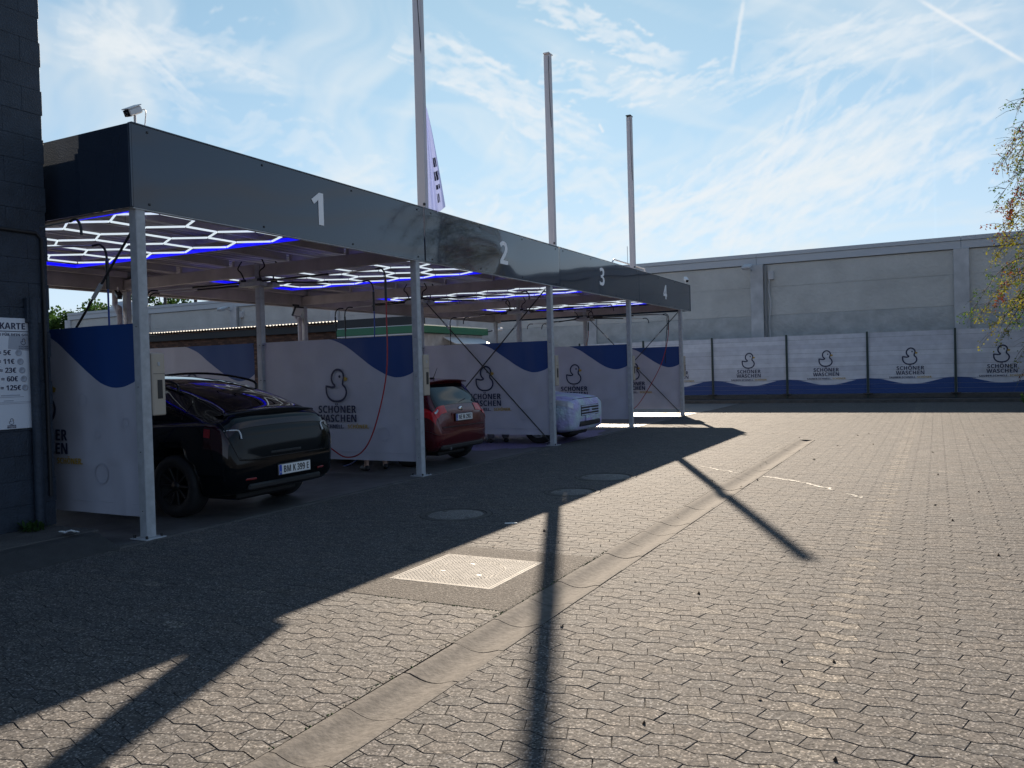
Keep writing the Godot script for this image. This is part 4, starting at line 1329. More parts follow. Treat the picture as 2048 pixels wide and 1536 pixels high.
func booms_and_hoses():
	var names := ["swivel boom with hose arms on the first frame, above the nearest bay", "swivel boom with hose arms above the black car", "swivel boom with hose arms above the red hatchback", "swivel boom with hose arms above the foamy car", "swivel boom with hose arms at the canopy's far end"]
	var tips := [Vector3(2.75, 0.0, 0.42), Vector3(1.80, -0.04, -0.50), Vector3(-0.75, -0.16, 1.45), Vector3(-1.55, -0.10, 0.75)]
	for k in 5:
		var o := thing("hose_boom", names[k], "wash boom", Vector3(MIDX, 3.16, PZ[k]), 0.0, "swivel booms on the middle posts")
		block("mount_plate", Vector3(-0.24, -0.05, 0.062), Vector3(0.24, 0.03, 0.24), M.steel, o, 0.006)
		block("mount_plate", Vector3(-0.24, -0.05, -0.24), Vector3(0.24, 0.03, -0.062), M.steel, o, 0.006)
		block("bearing_rail", Vector3(-0.30, 0.035, 0.09), Vector3(0.30, 0.085, 0.17), M.steel, o, 0.006)
		for j in 4:
			if k == 0 and (j == 2 or j == 3): continue
			var root := Vector3(0.18 if j < 2 else -0.18, 0.03, 0.16 if j % 2 == 0 else -0.16)
			if k == 0 and j == 0: root.z = 0.16
			var tip: Vector3 = tips[j]
			var d := (tip - root).normalized()
			var a := tube_part("arm", [root, root.lerp(tip, 0.62)], 0.017, M.black_plastic, o, 8)
			tube_part("arm_tip", [root.lerp(tip, 0.62), tip], 0.010, M.steel_bright, a, 8)
			block("swivel_joint", root - Vector3(0.045, 0.06, 0.045), root + Vector3(0.045, 0.05, 0.045), M.black_plastic, o, 0.01)
			tube_part("gooseneck", smooth_path([tip, tip + d * 0.10 + Vector3(0, 0.01, 0), tip + d * 0.17 + Vector3(0, -0.05, 0), tip + d * 0.19 + Vector3(0, -0.15, 0)], 4), 0.013, M.black_plastic, o, 8)
			tube_part("feed_loop", smooth_path([root + Vector3(0, 0.04, 0), root + Vector3(0.03 * signf(root.x), 0.16, 0.04), root + Vector3(0.12 * signf(root.x), 0.24, 0.02), root + Vector3(0.05 * signf(root.x), 0.36, 0)], 4), 0.012, M.rubber, o, 8)
	# hoses hang from the boom ends
	var J := func(k: int, j: int) -> Vector3:
		var root := Vector3(0.18 if j < 2 else -0.18, 0.03, 0.16 if j % 2 == 0 else -0.16)
		return Vector3(MIDX, 3.16, PZ[k]) + tips[j] + (tips[j] - root).normalized() * 0.19 + Vector3(0, -0.15, 0)
	var p: Vector3 = J.call(1, 0)
	hose("red wash hose hanging in a long loop before the duck banner", M.hose_red, [p, p + Vector3(0.0, -0.5, 0.0), p + Vector3(-0.03, -1.4, 0.0), p + Vector3(-0.25, -2.2, 0.02), p + Vector3(-0.52, -2.60, 0.0), p + Vector3(-0.85, -2.70, 0.0), p + Vector3(-1.2, -2.55, -0.02), p + Vector3(-1.9, -2.35, -0.2), p + Vector3(-2.4, -2.96, -0.25)])
	p = J.call(1, 1)
	hose("blue wash hose hanging straight beside the red one", M.hose_blue, [p, p + Vector3(0, -0.6, 0), p + Vector3(-0.03, -1.3, 0.0), p + Vector3(-0.1, -2.2, -0.05), p + Vector3(-0.5, -2.8, -0.1), p + Vector3(-0.9, -2.965, -0.2)])
	p = J.call(1, 2)
	hose("thin green wash hose hanging behind the first post above the black car", M.hose_green, [p, p + Vector3(0.01, -0.7, 0), p + Vector3(0.04, -1.5, -0.05), p + Vector3(0.3, -2.4, -0.1), p + Vector3(0.5, -2.82, -0.1)])
	p = J.call(0, 1)
	hose("blue wash hose hanging beside the dark wall in front of the nearest bay", M.hose_blue, [p, p + Vector3(0, -0.5, 0), p + Vector3(0.0, -1.5, 0.0), p + Vector3(-0.1, -2.4, -0.1), p + Vector3(-0.6, -2.92, -0.2)])
	p = J.call(2, 2)
	hose("black wash hose hanging in the second bay before the brick shed", M.rubber, [p, p + Vector3(0.01, -0.5, 0), p + Vector3(0.1, -1.5, -0.05), p + Vector3(0.3, -2.6, -0.1), p + Vector3(0.9, -2.82, -0.2)])
	p = J.call(2, 3)
	hose("black wash hose hanging before the green edged hut", M.rubber, [p, p + Vector3(0.02, -0.5, 0), p + Vector3(0.1, -1.5, -0.05), p + Vector3(0.3, -2.5, -0.1), p + Vector3(0.9, -2.89, -0.3)])
	p = J.call(3, 3)
	hose("black wash hose hanging behind the crossed tie rods of the third frame", M.rubber, [p, p + Vector3(0.02, -0.7, 0), p + Vector3(0.15, -1.6, -0.05), p + Vector3(0.4, -2.5, -0.1), p + Vector3(0.9, -2.89, -0.3)])
	p = Vector3(MIDX + 0.25, 3.05, PZ[4] + 0.35)
	hose("red wash hose slung from the fourth bay's boom to its coin box", M.hose_red, [p, p + Vector3(0.1, -0.5, 0.3), p + Vector3(0.9, -1.3, 2.6), Vector3(-7.35, 1.62, PZ[3] - 0.1)])
	p = J.call(4, 0)
	hose("red wash hose hanging at the far end beside the last banner", M.hose_red, [p, p + Vector3(-0.05, -0.7, 0.05), p + Vector3(-0.3, -1.5, 0.1), p + Vector3(-0.9, -2.5, 0.15), p + Vector3(-1.2, -2.8, 0.2)])
	p = Vector3(-7.5, 3.15, PZ[4] + 0.4)
	hose("black feed hose drooping from the far corner of the canopy", M.rubber, [Vector3(-9.9, 3.22, PZ[4] + 0.2), Vector3(-8.6, 3.20, PZ[4] + 0.3), p, p + Vector3(0.12, -0.2, 0), p + Vector3(0.08, -0.8, 0.02), p + Vector3(0.04, -1.5, 0.02)])

func hose(label: String, m: Material, pts: Array):
	var o := thing("wash_hose", label, "hose", pts[-1], 0.0, "hoses of the wash booms")
	var loc := []
	for q in pts: loc.append(q - pts[-1])
	var path := smooth_path(loc, 7)
	tube_part("hose_line", path, 0.011, m, o, 7)
	var d: Vector3 = (loc[0] - loc[1]).normalized()
	tube_part("bend_guard", [loc[0] - d * 0.34, loc[0] - d * 0.02], 0.019, M.black_plastic, o, 8)

func pole_things():
	# coin boxes on the front posts
	var names := ["beige coin box on the first post, in front of the black car", "beige coin box on the second post, beside the red hatchback", "beige coin box on the third post, above the foamy bonnet", "beige coin box on the fourth post", "beige coin box on the last post at the far end"]
	for k in 5:
		var o := thing("coin_box", names[k], "coin box", Vector3(-7.07, 1.23, PZ[k] - 0.056), 0.0, "coin boxes on the front posts")
		block("cabinet", Vector3(-0.045, 0.0, -0.155), Vector3(0.075, 0.63, 0.0), M.coin_box, o, 0.010)
		block("lid_seam", Vector3(0.075, 0.42, -0.148), Vector3(0.0775, 0.424, -0.007), M.bolt, o, 0.0)
		block("display", Vector3(0.073, 0.17, -0.115), Vector3(0.081, 0.36, -0.055), M.black_plastic, o, 0.004)
		block("coin_slot", Vector3(0.073, 0.50, -0.09), Vector3(0.082, 0.54, -0.065), M.steel, o, 0.003)
	# three flag poles standing on the canopy frame
	var pn := ["tallest white flag pole, carrying the hanging flag", "bare white flag pole in the middle, above the number 2", "bare white flag pole with a dark cap, above the number 3"]
	var pz := [-10.99, -15.94, -21.1]
	for k in 3:
		var o := thing("flag_pole", pn[k], "flag pole", Vector3(-7.16, 3.40, pz[k]), 0.0, "flag poles on the canopy")
		var top: float = [5.3, 4.77, 4.81][k]
		var tilt: float = [-0.006, 0.004, 0.0][k]
		var s := Shape.new()
		s.bar(Vector3.ZERO, Vector3(0, top, 0), 0.085, [0.165, 0.155, 0.15][k], 0.012, Vector3.RIGHT)
		part("shaft", s.done(), M.pole_white, o, Transform3D(Basis(Vector3.RIGHT, tilt), Vector3.ZERO))
		block("cap", Vector3(-0.07, top, -0.10), Vector3(0.07, top + 0.03, 0.10), M.black_plastic if k == 2 else M.pole_white, o, 0.008)
		var halyard := smooth_path([Vector3(0.05, top - 0.05, 0.09), Vector3(0.06, top * 0.8, 0.095), Vector3(0.058, top * 0.55, 0.0), Vector3(0.055, top * 0.3, -0.05), Vector3(0.06, 0.82, -0.02), Vector3(0.055, 0.75, 0.03)], 5)
		tube_part("halyard", halyard, 0.007, M.bolt, o, 5)
		block("cleat", Vector3(0.043, 0.80, -0.03), Vector3(0.075, 0.84, 0.07), M.bolt, o, 0.006)
		block("bracket", Vector3(-0.08, 0.02, -0.10), Vector3(-0.046, 0.14, 0.10), M.steel, o, 0.004)
	# the flag, gathered at its upper corner and hanging down in folds
	var f := thing("flag", "white flag with dark lettering hanging limp from the tallest pole", "flag", Vector3(-7.15, 4.0, -11.0))
	var s := Shape.new()
	s.smooth(true)
	var nu := 30
	var nv := 24
	var g := []
	var out := Vector3(0.62, 0, -0.42)
	var across := Vector3(0.42, 0, 0.62)
	for j in nv + 1:
		var v := float(j) / nv
		var row := []
		for i in nu + 1:
			var u := float(i) / nu
			var spread: float = pow(v, 0.7)
			var fold := sin(u * 9.0 + v * 1.2) * 0.055 * spread + sin(u * 21.0 + 1.0 + v) * 0.018 * spread
			var y := 1.88 * (1.0 - v) + 0.22 * u * v * v + 0.03 * sin(u * 6.0) * v
			row.append(Vector3(0.02, y, -0.05) + out * (u * 0.40 * spread) + across * fold)
		g.append(row)
	for j in nv:
		for i in nu:
			s.quad(g[j][i], g[j + 1][i], g[j + 1][i + 1], g[j][i + 1])
	var fl := part("cloth", s.done(), M.flag_cloth, f)
	# dark print on the folds, lying on the cloth on both sides
	var pr := Shape.new()
	for band in [[12, 14, 19, 26], [15, 17, 18, 27], [18, 19, 18, 26], [20, 22, 19, 23]]:
		for j in range(band[0], band[1]):
			for i in range(band[2], band[3]):
				if (i * 7 + j * 3) % 5 == 0: continue
				var q := [g[j][i], g[j + 1][i], g[j + 1][i + 1], g[j][i + 1]]
				var nn: Vector3 = (q[1] - q[0]).cross(q[3] - q[0]).normalized() * 0.004
				pr.quad(q[0] + nn, q[1] + nn, q[2] + nn, q[3] + nn)
				pr.quad(q[3] - nn, q[2] - nn, q[1] - nn, q[0] - nn)
	part("flag_print", pr.done(), M.navy_letter, fl)
	tube_part("cord", [Vector3(0.02, 1.86, -0.05), Vector3(0.0, 1.97, 0.0)], 0.012, M.bolt, f, 5)
	# surveillance cameras
	cctv("white surveillance camera on the canopy corner above the number 1", Vector3(-7.06, 4.135, -5.66), 0.15, 0.72)
	cctv("small white surveillance camera on the canopy's far corner", Vector3(-7.06, 4.135, -25.95), 0.6, 0.85)
	cctv("dark surveillance camera under the canopy at the back post", Vector3(-13.35, 3.30, -10.2), 1.2, -0.8)
	# floodlight at the back
	var fl2 := thing("floodlight", "square black framed floodlight under the canopy's back edge", "floodlight", Vector3(-13.45, 3.27, -15.05))
	block("bracket", Vector3(-0.02, -0.05, -0.10), Vector3(0.02, 0.0, 0.10), M.black_plastic, fl2, 0.004)
	part("housing", box_mesh(Vector3(0.05, 0.24, 0.30), 0.01), M.black_plastic, fl2, Transform3D(Basis(Vector3.BACK, -0.5), Vector3(0.05, -0.17, 0)))
	part("glass", box_mesh(Vector3(0.004, 0.20, 0.26), 0.001), M.camera_white, fl2, Transform3D(Basis(Vector3.BACK, -0.5), Vector3(0.075, -0.185, 0)))

func cctv(label: String, p: Vector3, turn: float, size: float):
	var o := thing("surveillance_camera", label, "camera", p, turn)
	var k := absf(size)
	var sg := signf(size)
	tube_part("stalk", [Vector3.ZERO, Vector3(0, 0.13 * sg * k, 0)], 0.018 * k, M.camera_white, o, 8)
	var tilt := Basis(Vector3.RIGHT, 0.5)
	var c := Vector3(0, 0.18 * sg * k, 0.02)
	part("housing", box_mesh(Vector3(0.11, 0.10, 0.27) * k, 0.02 * k), M.camera_white if size > 0 else M.black_plastic, o, Transform3D(tilt, c))
	part("hood", box_mesh(Vector3(0.125, 0.014, 0.28) * k, 0.005 * k), M.camera_white if size > 0 else M.black_plastic, o, Transform3D(tilt, c + tilt * Vector3(0, 0.057 * k, 0.004 * k)))
	part("face", box_mesh(Vector3(0.10, 0.088, 0.012) * k, 0.004), M.black_plastic, o, Transform3D(tilt, c + tilt * Vector3(0, 0, 0.138 * k)))
	var l := Shape.new()
	l.lathe([Vector2(0.0, 0.012), Vector2(0.02, 0.010), Vector2(0.028, 0.0), Vector2(0.028, -0.01)].map(func(v): return v * k), 14)
	part("lens", l.done(), M.lens_glass, o, Transform3D(tilt * Basis(Vector3.RIGHT, PI / 2), c + tilt * Vector3(0, 0, 0.148 * k)))
	tube_part("cable", smooth_path([c + tilt * Vector3(0.02, -0.01, -0.135 * k), c + tilt * Vector3(0.03, -0.03, -0.19 * k), Vector3(0.03, 0.04 * sg, -0.14 * k), Vector3(0.03, 0.0, -0.12 * k)], 4), 0.006, M.camera_white, o, 5)

# ---------------------------------------------------------------- hall, fence, sheds

func hall():
	var h := thing("concrete_hall", "long grey precast concrete hall with pilasters behind the fence", "building", Vector3(-15.0, 0, -38.0))
	var o := Vector3(15.0, 0, 38.0)
	var x0 := -55.3
	var x1 := 26.0
	block("wall_core", Vector3(x0, -0.1, -70.0) + o, Vector3(x1, 6.3, -38.14) + o, M.hall_panel, h, 0.0)
	block("roof", Vector3(x0 - 0.1, 6.3, -70.1) + o, Vector3(x1 + 0.1, 6.42, -38.18) + o, M.roof_felt, h, 0.01)
	var px := []
	for k in 12:
		px.append(-55.0 + k * 8.0)
	px = [-55.05, -46.9, -38.95, -31.0, -23.05, -15.1, -7.1, 0.93, 8.95, 17.0, 25.7]
	var courses := [[0.0, 1.25, 0], [1.25, 2.5, 0], [2.5, 3.68, 0], [3.68, 4.93, 1], [4.93, 5.93, 1]]
	for k in px.size():
		var x: float = px[k]
		block("pilaster", Vector3(x - 0.28, 0.0, -38.14) + o, Vector3(x + 0.28, 5.95, -37.86) + o, M.hall_pilaster, h, 0.015)
		if k + 1 < px.size():
			var a: float = x + 0.285
			var b: float = px[k + 1] - 0.285
			for c in courses:
				block("wall_panel", Vector3(a, c[0] + 0.003, -38.139) + o, Vector3(b, c[1] - 0.003, -38.0 + rng.randf_range(-0.003, 0.003)) + o, M.hall_panel if c[2] else M.hall_plinth, h, 0.005)
	# folded metal eaves in lengths
	for k in px.size() - 1:
		for st in [[5.95, 6.27, -37.90], [6.27, 6.45, -37.86]]:
			block("eave_board", Vector3(px[k] + 0.004, st[0] + 0.004, -38.17) + o, Vector3(px[k + 1] - 0.004, st[1], st[2]) + o, M.eave_metal, h, 0.008)
	# downpipes and cable run at two pilasters
	for x in [-6.70, -38.5]:
		tube_part("downpipe", [Vector3(x, 5.9, -37.84) + o, Vector3(x, 0.05, -37.84) + o], 0.055, M.pipe_grey, h, 8)
		block("cable_box", Vector3(x + 0.10, 5.25, -38.0) + o, Vector3(x + 0.34, 5.62, -37.82) + o, M.hall_pilaster, h, 0.01)
		tube_part("cable", smooth_path([Vector3(x + 0.16, 5.3, -37.86) + o, Vector3(x + 0.12, 4.7, -37.86) + o, Vector3(x + 0.2, 4.2, -37.86) + o, Vector3(x + 0.12, 3.5, -37.86) + o, Vector3(x + 0.15, 2.6, -37.86) + o], 4), 0.025, M.hall_pilaster, h, 6)
	# lightning rods and roof vents
	for x in [-13.5, -49.3]:
		tube_part("lightning_rod", [Vector3(x, 6.4, -39.0) + o, Vector3(x, 7.5, -39.0) + o], 0.014, M.eave_metal, h, 6)
	for x in [-46.9, -44.0]:
		tube_part("vent_pipe", [Vector3(x, 6.4, -39.5) + o, Vector3(x, 7.25, -39.5) + o], 0.11, M.dark_board, h, 10)
		tube_part("vent_cowl", [Vector3(x, 7.25, -39.5) + o, Vector3(x, 7.45, -39.5) + o], 0.2, M.dark_board, h, 10)
	var s := Shape.new()
	s.lathe([Vector2(1.35, 0), Vector2(1.3, 0.25), Vector2(1.05, 0.55), Vector2(0.6, 0.72), Vector2(0.0, 0.78)], 20)
	part("dome_rooflight", s.done(), M.eave_metal, h, at(Vector3(-50.6, 6.42, -39.6) + o))
	# wall lamps on arms, unlit by day
	for q in [[-7.32, "grey wall lamp on the hall pilaster right of the canopy"], [-39.1, "grey wall lamp on the hall pilaster seen under the canopy"]]:
		var l := thing("wall_lamp", q[1], "wall lamp", Vector3(q[0], 5.72, -37.855))
		tube_part("arm", smooth_path([Vector3.ZERO, Vector3(0, 0.05, 0.2), Vector3(-0.06, 0.12, 0.42)], 4), 0.03, M.eave_metal, l, 8)
		part("lamp_head", box_mesh(Vector3(0.42, 0.16, 0.62), 0.05), M.eave_metal, l, Transform3D(Basis(Vector3.RIGHT, 0.25), Vector3(-0.05, 0.1, 0.66)))
		part("lamp_glass", box_mesh(Vector3(0.32, 0.06, 0.46), 0.025), M.camera_white, l, Transform3D(Basis(Vector3.RIGHT, 0.25), Vector3(-0.05, 0.0, 0.66)))

func fence_wave(u: float) -> float:
	return 0.665 - 0.125 * cos((u - 0.0) / 3.07 * TAU + PI) * 1.0

func fence():
	var strip := structure("planting_strip")
	block("strip_kerb", Vector3(-16.0, -0.09, -33.16), Vector3(12.0, 0.13, -33.05), M.platform_concrete, strip, 0.012)
	block("bare_soil", Vector3(-16.0, -0.09, -38.0), Vector3(12.0, 0.06, -33.165), M.kerb_asphalt, strip, 0.0)
	var o := thing("printed_fence", "green mesh fence with white strips printed with ducks and blue waves", "fence", Vector3(-8.6, 0.06, -35.6))
	block("plinth", Vector3(-6.4, 0.0, -0.06), Vector3(16.0, 0.17, 0.06), M.platform_concrete, o, 0.01)
	var H := 13
	var sh := 2.40 / H
	for k in range(-2, 5):
		var x := k * 3.075
		var post := block("post", Vector3(x - 0.035, 0.0, 0.02), Vector3(x + 0.035, 2.64, 0.085), M.fence_green, o, 0.006)
		part("post_foot", box_mesh(Vector3(0.34, 0.03, 0.2), 0.004), M.platform_concrete, post, at(Vector3(0, -1.13, 0.06)))
	for k in range(-2, 4):
		var x0 := k * 3.075 + 0.05
		var W := 2.975
		for j in H:
			var y0 := 0.19 + j * sh
			var y1 := y0 + sh - 0.006
			var s := Shape.new()
			var b := Shape.new()
			var any_b := false
			var any_w := false
			var n := 24 if y1 < 0.85 and y0 > 0.4 else 4
			var bow := rng.randf_range(0.0, 0.007)
			for i in n:
				var ua := W * i / n
				var ub := W * (i + 1) / n
				var wa := clampf(fence_wave(ua), y0, y1)
				var wb := clampf(fence_wave(ub), y0, y1)
				if y1 < 0.35:
					wa = y1; wb = y1
				var z := 0.004 + bow
				for side in [[s, wa, wb, y1, y1, true], [b, y0, y0, wa, wb, false]]:
					if side[3] - side[1] < 0.0005 and side[4] - side[2] < 0.0005: continue
					var t: Shape = side[0]
					if side[5]: any_w = true
					else: any_b = true
					var p := [Vector3(x0 + ua, side[1], z), Vector3(x0 + ub, side[2], z), Vector3(x0 + ub, side[4], z), Vector3(x0 + ua, side[3], z)]
					t.quad(p[0], p[1], p[2], p[3])
					var d := Vector3(0, 0, -0.006)
					t.quad(p[3] + d, p[2] + d, p[1] + d, p[0] + d)
			if any_w:
				var m := part("screen_strip", s.done(), M["strip_white_%d" % rng.randi_range(0, 2)], o)
				if any_b: part("printed_wave", b.done(), M.banner_blue, m)
			else:
				part("screen_strip", b.done(), M.banner_blue, o)
		var cx := x0 + 1.47
		duck(o, at(Vector3(cx, 1.62, 0.017)), 0.63, 0.05)
		lettering("SCHÖNER", 0.145, M.navy_letter, o, at(Vector3(cx, 1.155, 0.017)), 1.05)
		lettering("WASCHEN", 0.145, M.navy_letter, o, at(Vector3(cx, 0.975, 0.017)), 1.05)
		lettering("SAUBER.SCHNELL.", 0.07, M.navy_letter, o, at(Vector3(cx - 0.27, 0.80, 0.017)), 1.15)
		lettering("SCHÖNER.", 0.07, M.gold_letter, o, at(Vector3(cx + 0.50, 0.80, 0.017)), 1.1)
		# double wires of the mesh mat
		for j in range(0, 13, 3):
			bar_part("mesh_wire", Vector3(x0 - 0.02, 0.187 + j * sh, 0.0), Vector3(x0 + W + 0.02, 0.187 + j * sh, 0.0), 0.008, 0.008, M.fence_green, o, 0.001)

func back_buildings():
	# low brick shed with a corrugated roof
	var b := thing("brick_shed", "low brown brick shed with corrugated roof behind the canopy", "shed", Vector3(-27.0, 0, -27.0))
	var o := Vector3(27.0, 0, 27.0)
	block("wall", Vector3(-36.0, -0.05, -30.0) + o, Vector3(-19.6, 3.42, -25.0) + o, M.brick_wall, b, 0.0)
	block("gutter_board", Vector3(-36.1, 3.22, -24.995) + o, Vector3(-19.6, 3.50, -24.86) + o, M.dark_board, b, 0.01)
	# corrugated sheets, each a metre wide
	var s := Shape.new()
	s.smooth(true)
	var n := 36
	for i in n:
		var xa := 1.0 * i / n
		var xb := 1.0 * (i + 1) / n
		var ya := 0.026 * sin(xa * TAU * 6)
		var yb := 0.026 * sin(xb * TAU * 6)
		s.quad(Vector3(xa, 3.58 + ya, 0.35), Vector3(xb, 3.58 + yb, 0.35), Vector3(xb, 3.95 + yb, -5.3), Vector3(xa, 3.95 + ya, -5.3))
		s.quad(Vector3(xa, 3.567 + ya, -5.3 * 0.0 + 0.35), Vector3(xa, 3.58 + ya, 0.35), Vector3(xb, 3.58 + yb, 0.35), Vector3(xb, 3.567 + yb, 0.35))
		s.quad(Vector3(xb, 3.567 + yb, 0.35), Vector3(xb, 3.937 + yb, -5.3), Vector3(xa, 3.937 + ya, -5.3), Vector3(xa, 3.567 + ya, 0.35))
	var sheet := s.done()
	for k in 16:
		part("corrugated_sheet", sheet, M.fibre_cement, b, at(Vector3(-36.0 + k * 1.0, 0.002 * (k % 2), -25.0) + o))
	# hut with a green edge board
	var h := thing("green_edged_hut", "white hut with green roof edge and a raised window flap behind the canopy", "hut", Vector3(-17.7, 0, -26.0))
	o = Vector3(17.7, 0, 26.0)
	block("wall", Vector3(-19.5, -0.05, -28.5) + o, Vector3(-15.95, 2.95, -24.15) + o, M.hut_wall, h, 0.01)
	block("roof_edge", Vector3(-19.58, 2.96, -28.7) + o, Vector3(-15.8, 3.22, -24.0) + o, M.green_board, h, 0.012)
	block("roof_deck", Vector3(-19.55, 3.225, -28.65) + o, Vector3(-15.85, 3.25, -24.05) + o, M.awning_white, h, 0.004)
	block("upper_board", Vector3(-19.55, 3.255, -24.5) + o, Vector3(-16.0, 3.56, -24.06) + o, M.dark_board, h, 0.01)
	block("white_trim", Vector3(-19.57, 2.905, -24.10) + o, Vector3(-15.90, 2.955, -24.03) + o, M.awning_white, h, 0.004)
	var w := block("window", Vector3(-15.955, 1.5, -28.2) + o, Vector3(-15.93, 2.55, -25.6) + o, M.window_glass, h, 0.0)
	part("window_frame", box_mesh(Vector3(0.03, 0.05, 2.7), 0.004), M.awning_white, w, at(Vector3(0.015, -0.53, 0)))
	part("window_flap", box_mesh(Vector3(0.62, 0.03, 2.75), 0.006), M.awning_white, h, Transform3D(Basis(Vector3.BACK, -0.45), Vector3(-15.66, 2.70, -26.9) + o))
	# light fitting at the hut's corner
	var l := thing("hut_floodlight", "small white floodlight on the hut's far roof corner", "floodlight", Vector3(-15.8, 3.1, -28.68))
	tube_part("arm", [Vector3.ZERO, Vector3(0.28, 0.06, -0.05)], 0.02, M.black_plastic, l, 6)
	part("lamp_head", box_mesh(Vector3(0.38, 0.12, 0.22), 0.03), M.camera_white, l, Transform3D(Basis(Vector3.BACK, 0.15), Vector3(0.42, 0.06, -0.05)))

# ---------------------------------------------------------------- trees

func leaf_cloud(s: Shape, centres: Array, count: int, size: float, droop := 0.0):
	for k in count:
		var c: Array = centres[rng.randi_range(0, centres.size() - 1)]
		var d := Vector3(rng.randfn(), rng.randfn(), rng.randfn())
		d = d.normalized() * pow(rng.randf(), 0.45)
		var p: Vector3 = c[0] + d * c[1]
		leaf(s, p, size * rng.randf_range(0.6, 1.3), droop)

func leaf(s: Shape, p: Vector3, l: float, droop := 0.0):
	var a := Vector3(rng.randfn(), rng.randfn() - droop, rng.randfn()).normalized()
	var b := a.cross(Vector3(rng.randfn(), rng.randfn(), rng.randfn())).normalized() * l * 0.36
	a *= l
	s.tri(p, p + a * 0.5 + b, p + a)
	s.tri(p, p + a, p + a * 0.5 - b)

func round_tree(label: String, p: Vector3, high: float, wide: float, leaves: int, size: float, m: Material):
	var o := thing("broadleaf_tree", label, "tree", p)
	var s := Shape.new()
	s.tube([Vector3.ZERO, Vector3(0.05, high * 0.25, 0), Vector3(0, high * 0.5, 0.05), Vector3(0, high * 0.8, 0)], [0.28, 0.22, 0.15, 0.04], 8)
	var centres := []
	for k in 34:
		var a := rng.randf() * TAU
		var t := rng.randf_range(0.30, 0.95)
		var r: float = wide * sqrt(max(0.0, 1.0 - pow((t - 0.58) / 0.45, 2.0))) * rng.randf_range(0.35, 0.9)
		var c := Vector3(cos(a) * r, high * t, sin(a) * r)
		centres.append([c, rng.randf_range(0.13, 0.28) * wide])
		if k % 3 == 0: s.tube([Vector3(0, high * t * 0.6, 0), c * Vector3(0.5, 0.9, 0.5), c], [0.09, 0.05, 0.02], 5)
	part("trunk", s.done(), M.bark, o)
	var l := Shape.new()
	leaf_cloud(l, centres, leaves, size)
	part("crown", l.done(), m, o)

func trees():
	round_tree("dark leafy tree past the hall's left end, beside the dark wall", Vector3(-66.0, 0, -47.0), 8.6, 4.6, 9000, 0.30, M.leaf_dark)
	round_tree("dark tree behind the hall roof, left of the first post", Vector3(-62.0, 0, -52.0), 10.6, 3.2, 6000, 0.30, M.leaf_dark)
	birch("sparse yellowing birch with hanging twigs at the picture's right edge", Vector3(4.0, 0, -29.3), 9.6, 101, true)
	birch("half bare birch farther back along the yard's right side", Vector3(5.5, 0, -32.4), 9.0, 202, false)
	birch("half bare young birch on the yard's right side, mirrored in the fascia", Vector3(4.2, 0, -31.6), 7.6, 303, false)
	shrub("low leafy shrub at the foot of the yellowing birch", Vector3(2.75, 0, -27.6), 0.5, 0.65)
	shrub("dark bush behind the birches on the yard's right side", Vector3(5.6, 0, -31.0), 3.8, 1.7)
	shrub("tall dark bush beside the fence's right part", Vector3(7.4, 0, -32.2), 5.0, 2.0)

func shrub(label: String, p: Vector3, high: float, wide: float):
	var o := thing("shrub", label, "shrub", p)
	var s := Shape.new()
	var centres := []
	for k in 16:
		var a := rng.randf() * TAU
		var r := wide * sqrt(rng.randf()) * 0.75
		var c := Vector3(cos(a) * r, high * rng.randf_range(0.25, 0.85), sin(a) * r)
		centres.append([c, 0.35 * wide * rng.randf_range(0.6, 1.1)])
		s.tube([Vector3(c.x * 0.2, 0, c.z * 0.2), c * Vector3(0.7, 0.6, 0.7), c], [0.03, 0.02, 0.006], 4)
	part("stems", s.done(), M.bark, o)
	var l := Shape.new()
	leaf_cloud(l, centres, int(2200 * wide), 0.07 if high < 1 else 0.13)
	part("foliage", l.done(), M.leaf_green if high < 1 else M.leaf_dark, o)

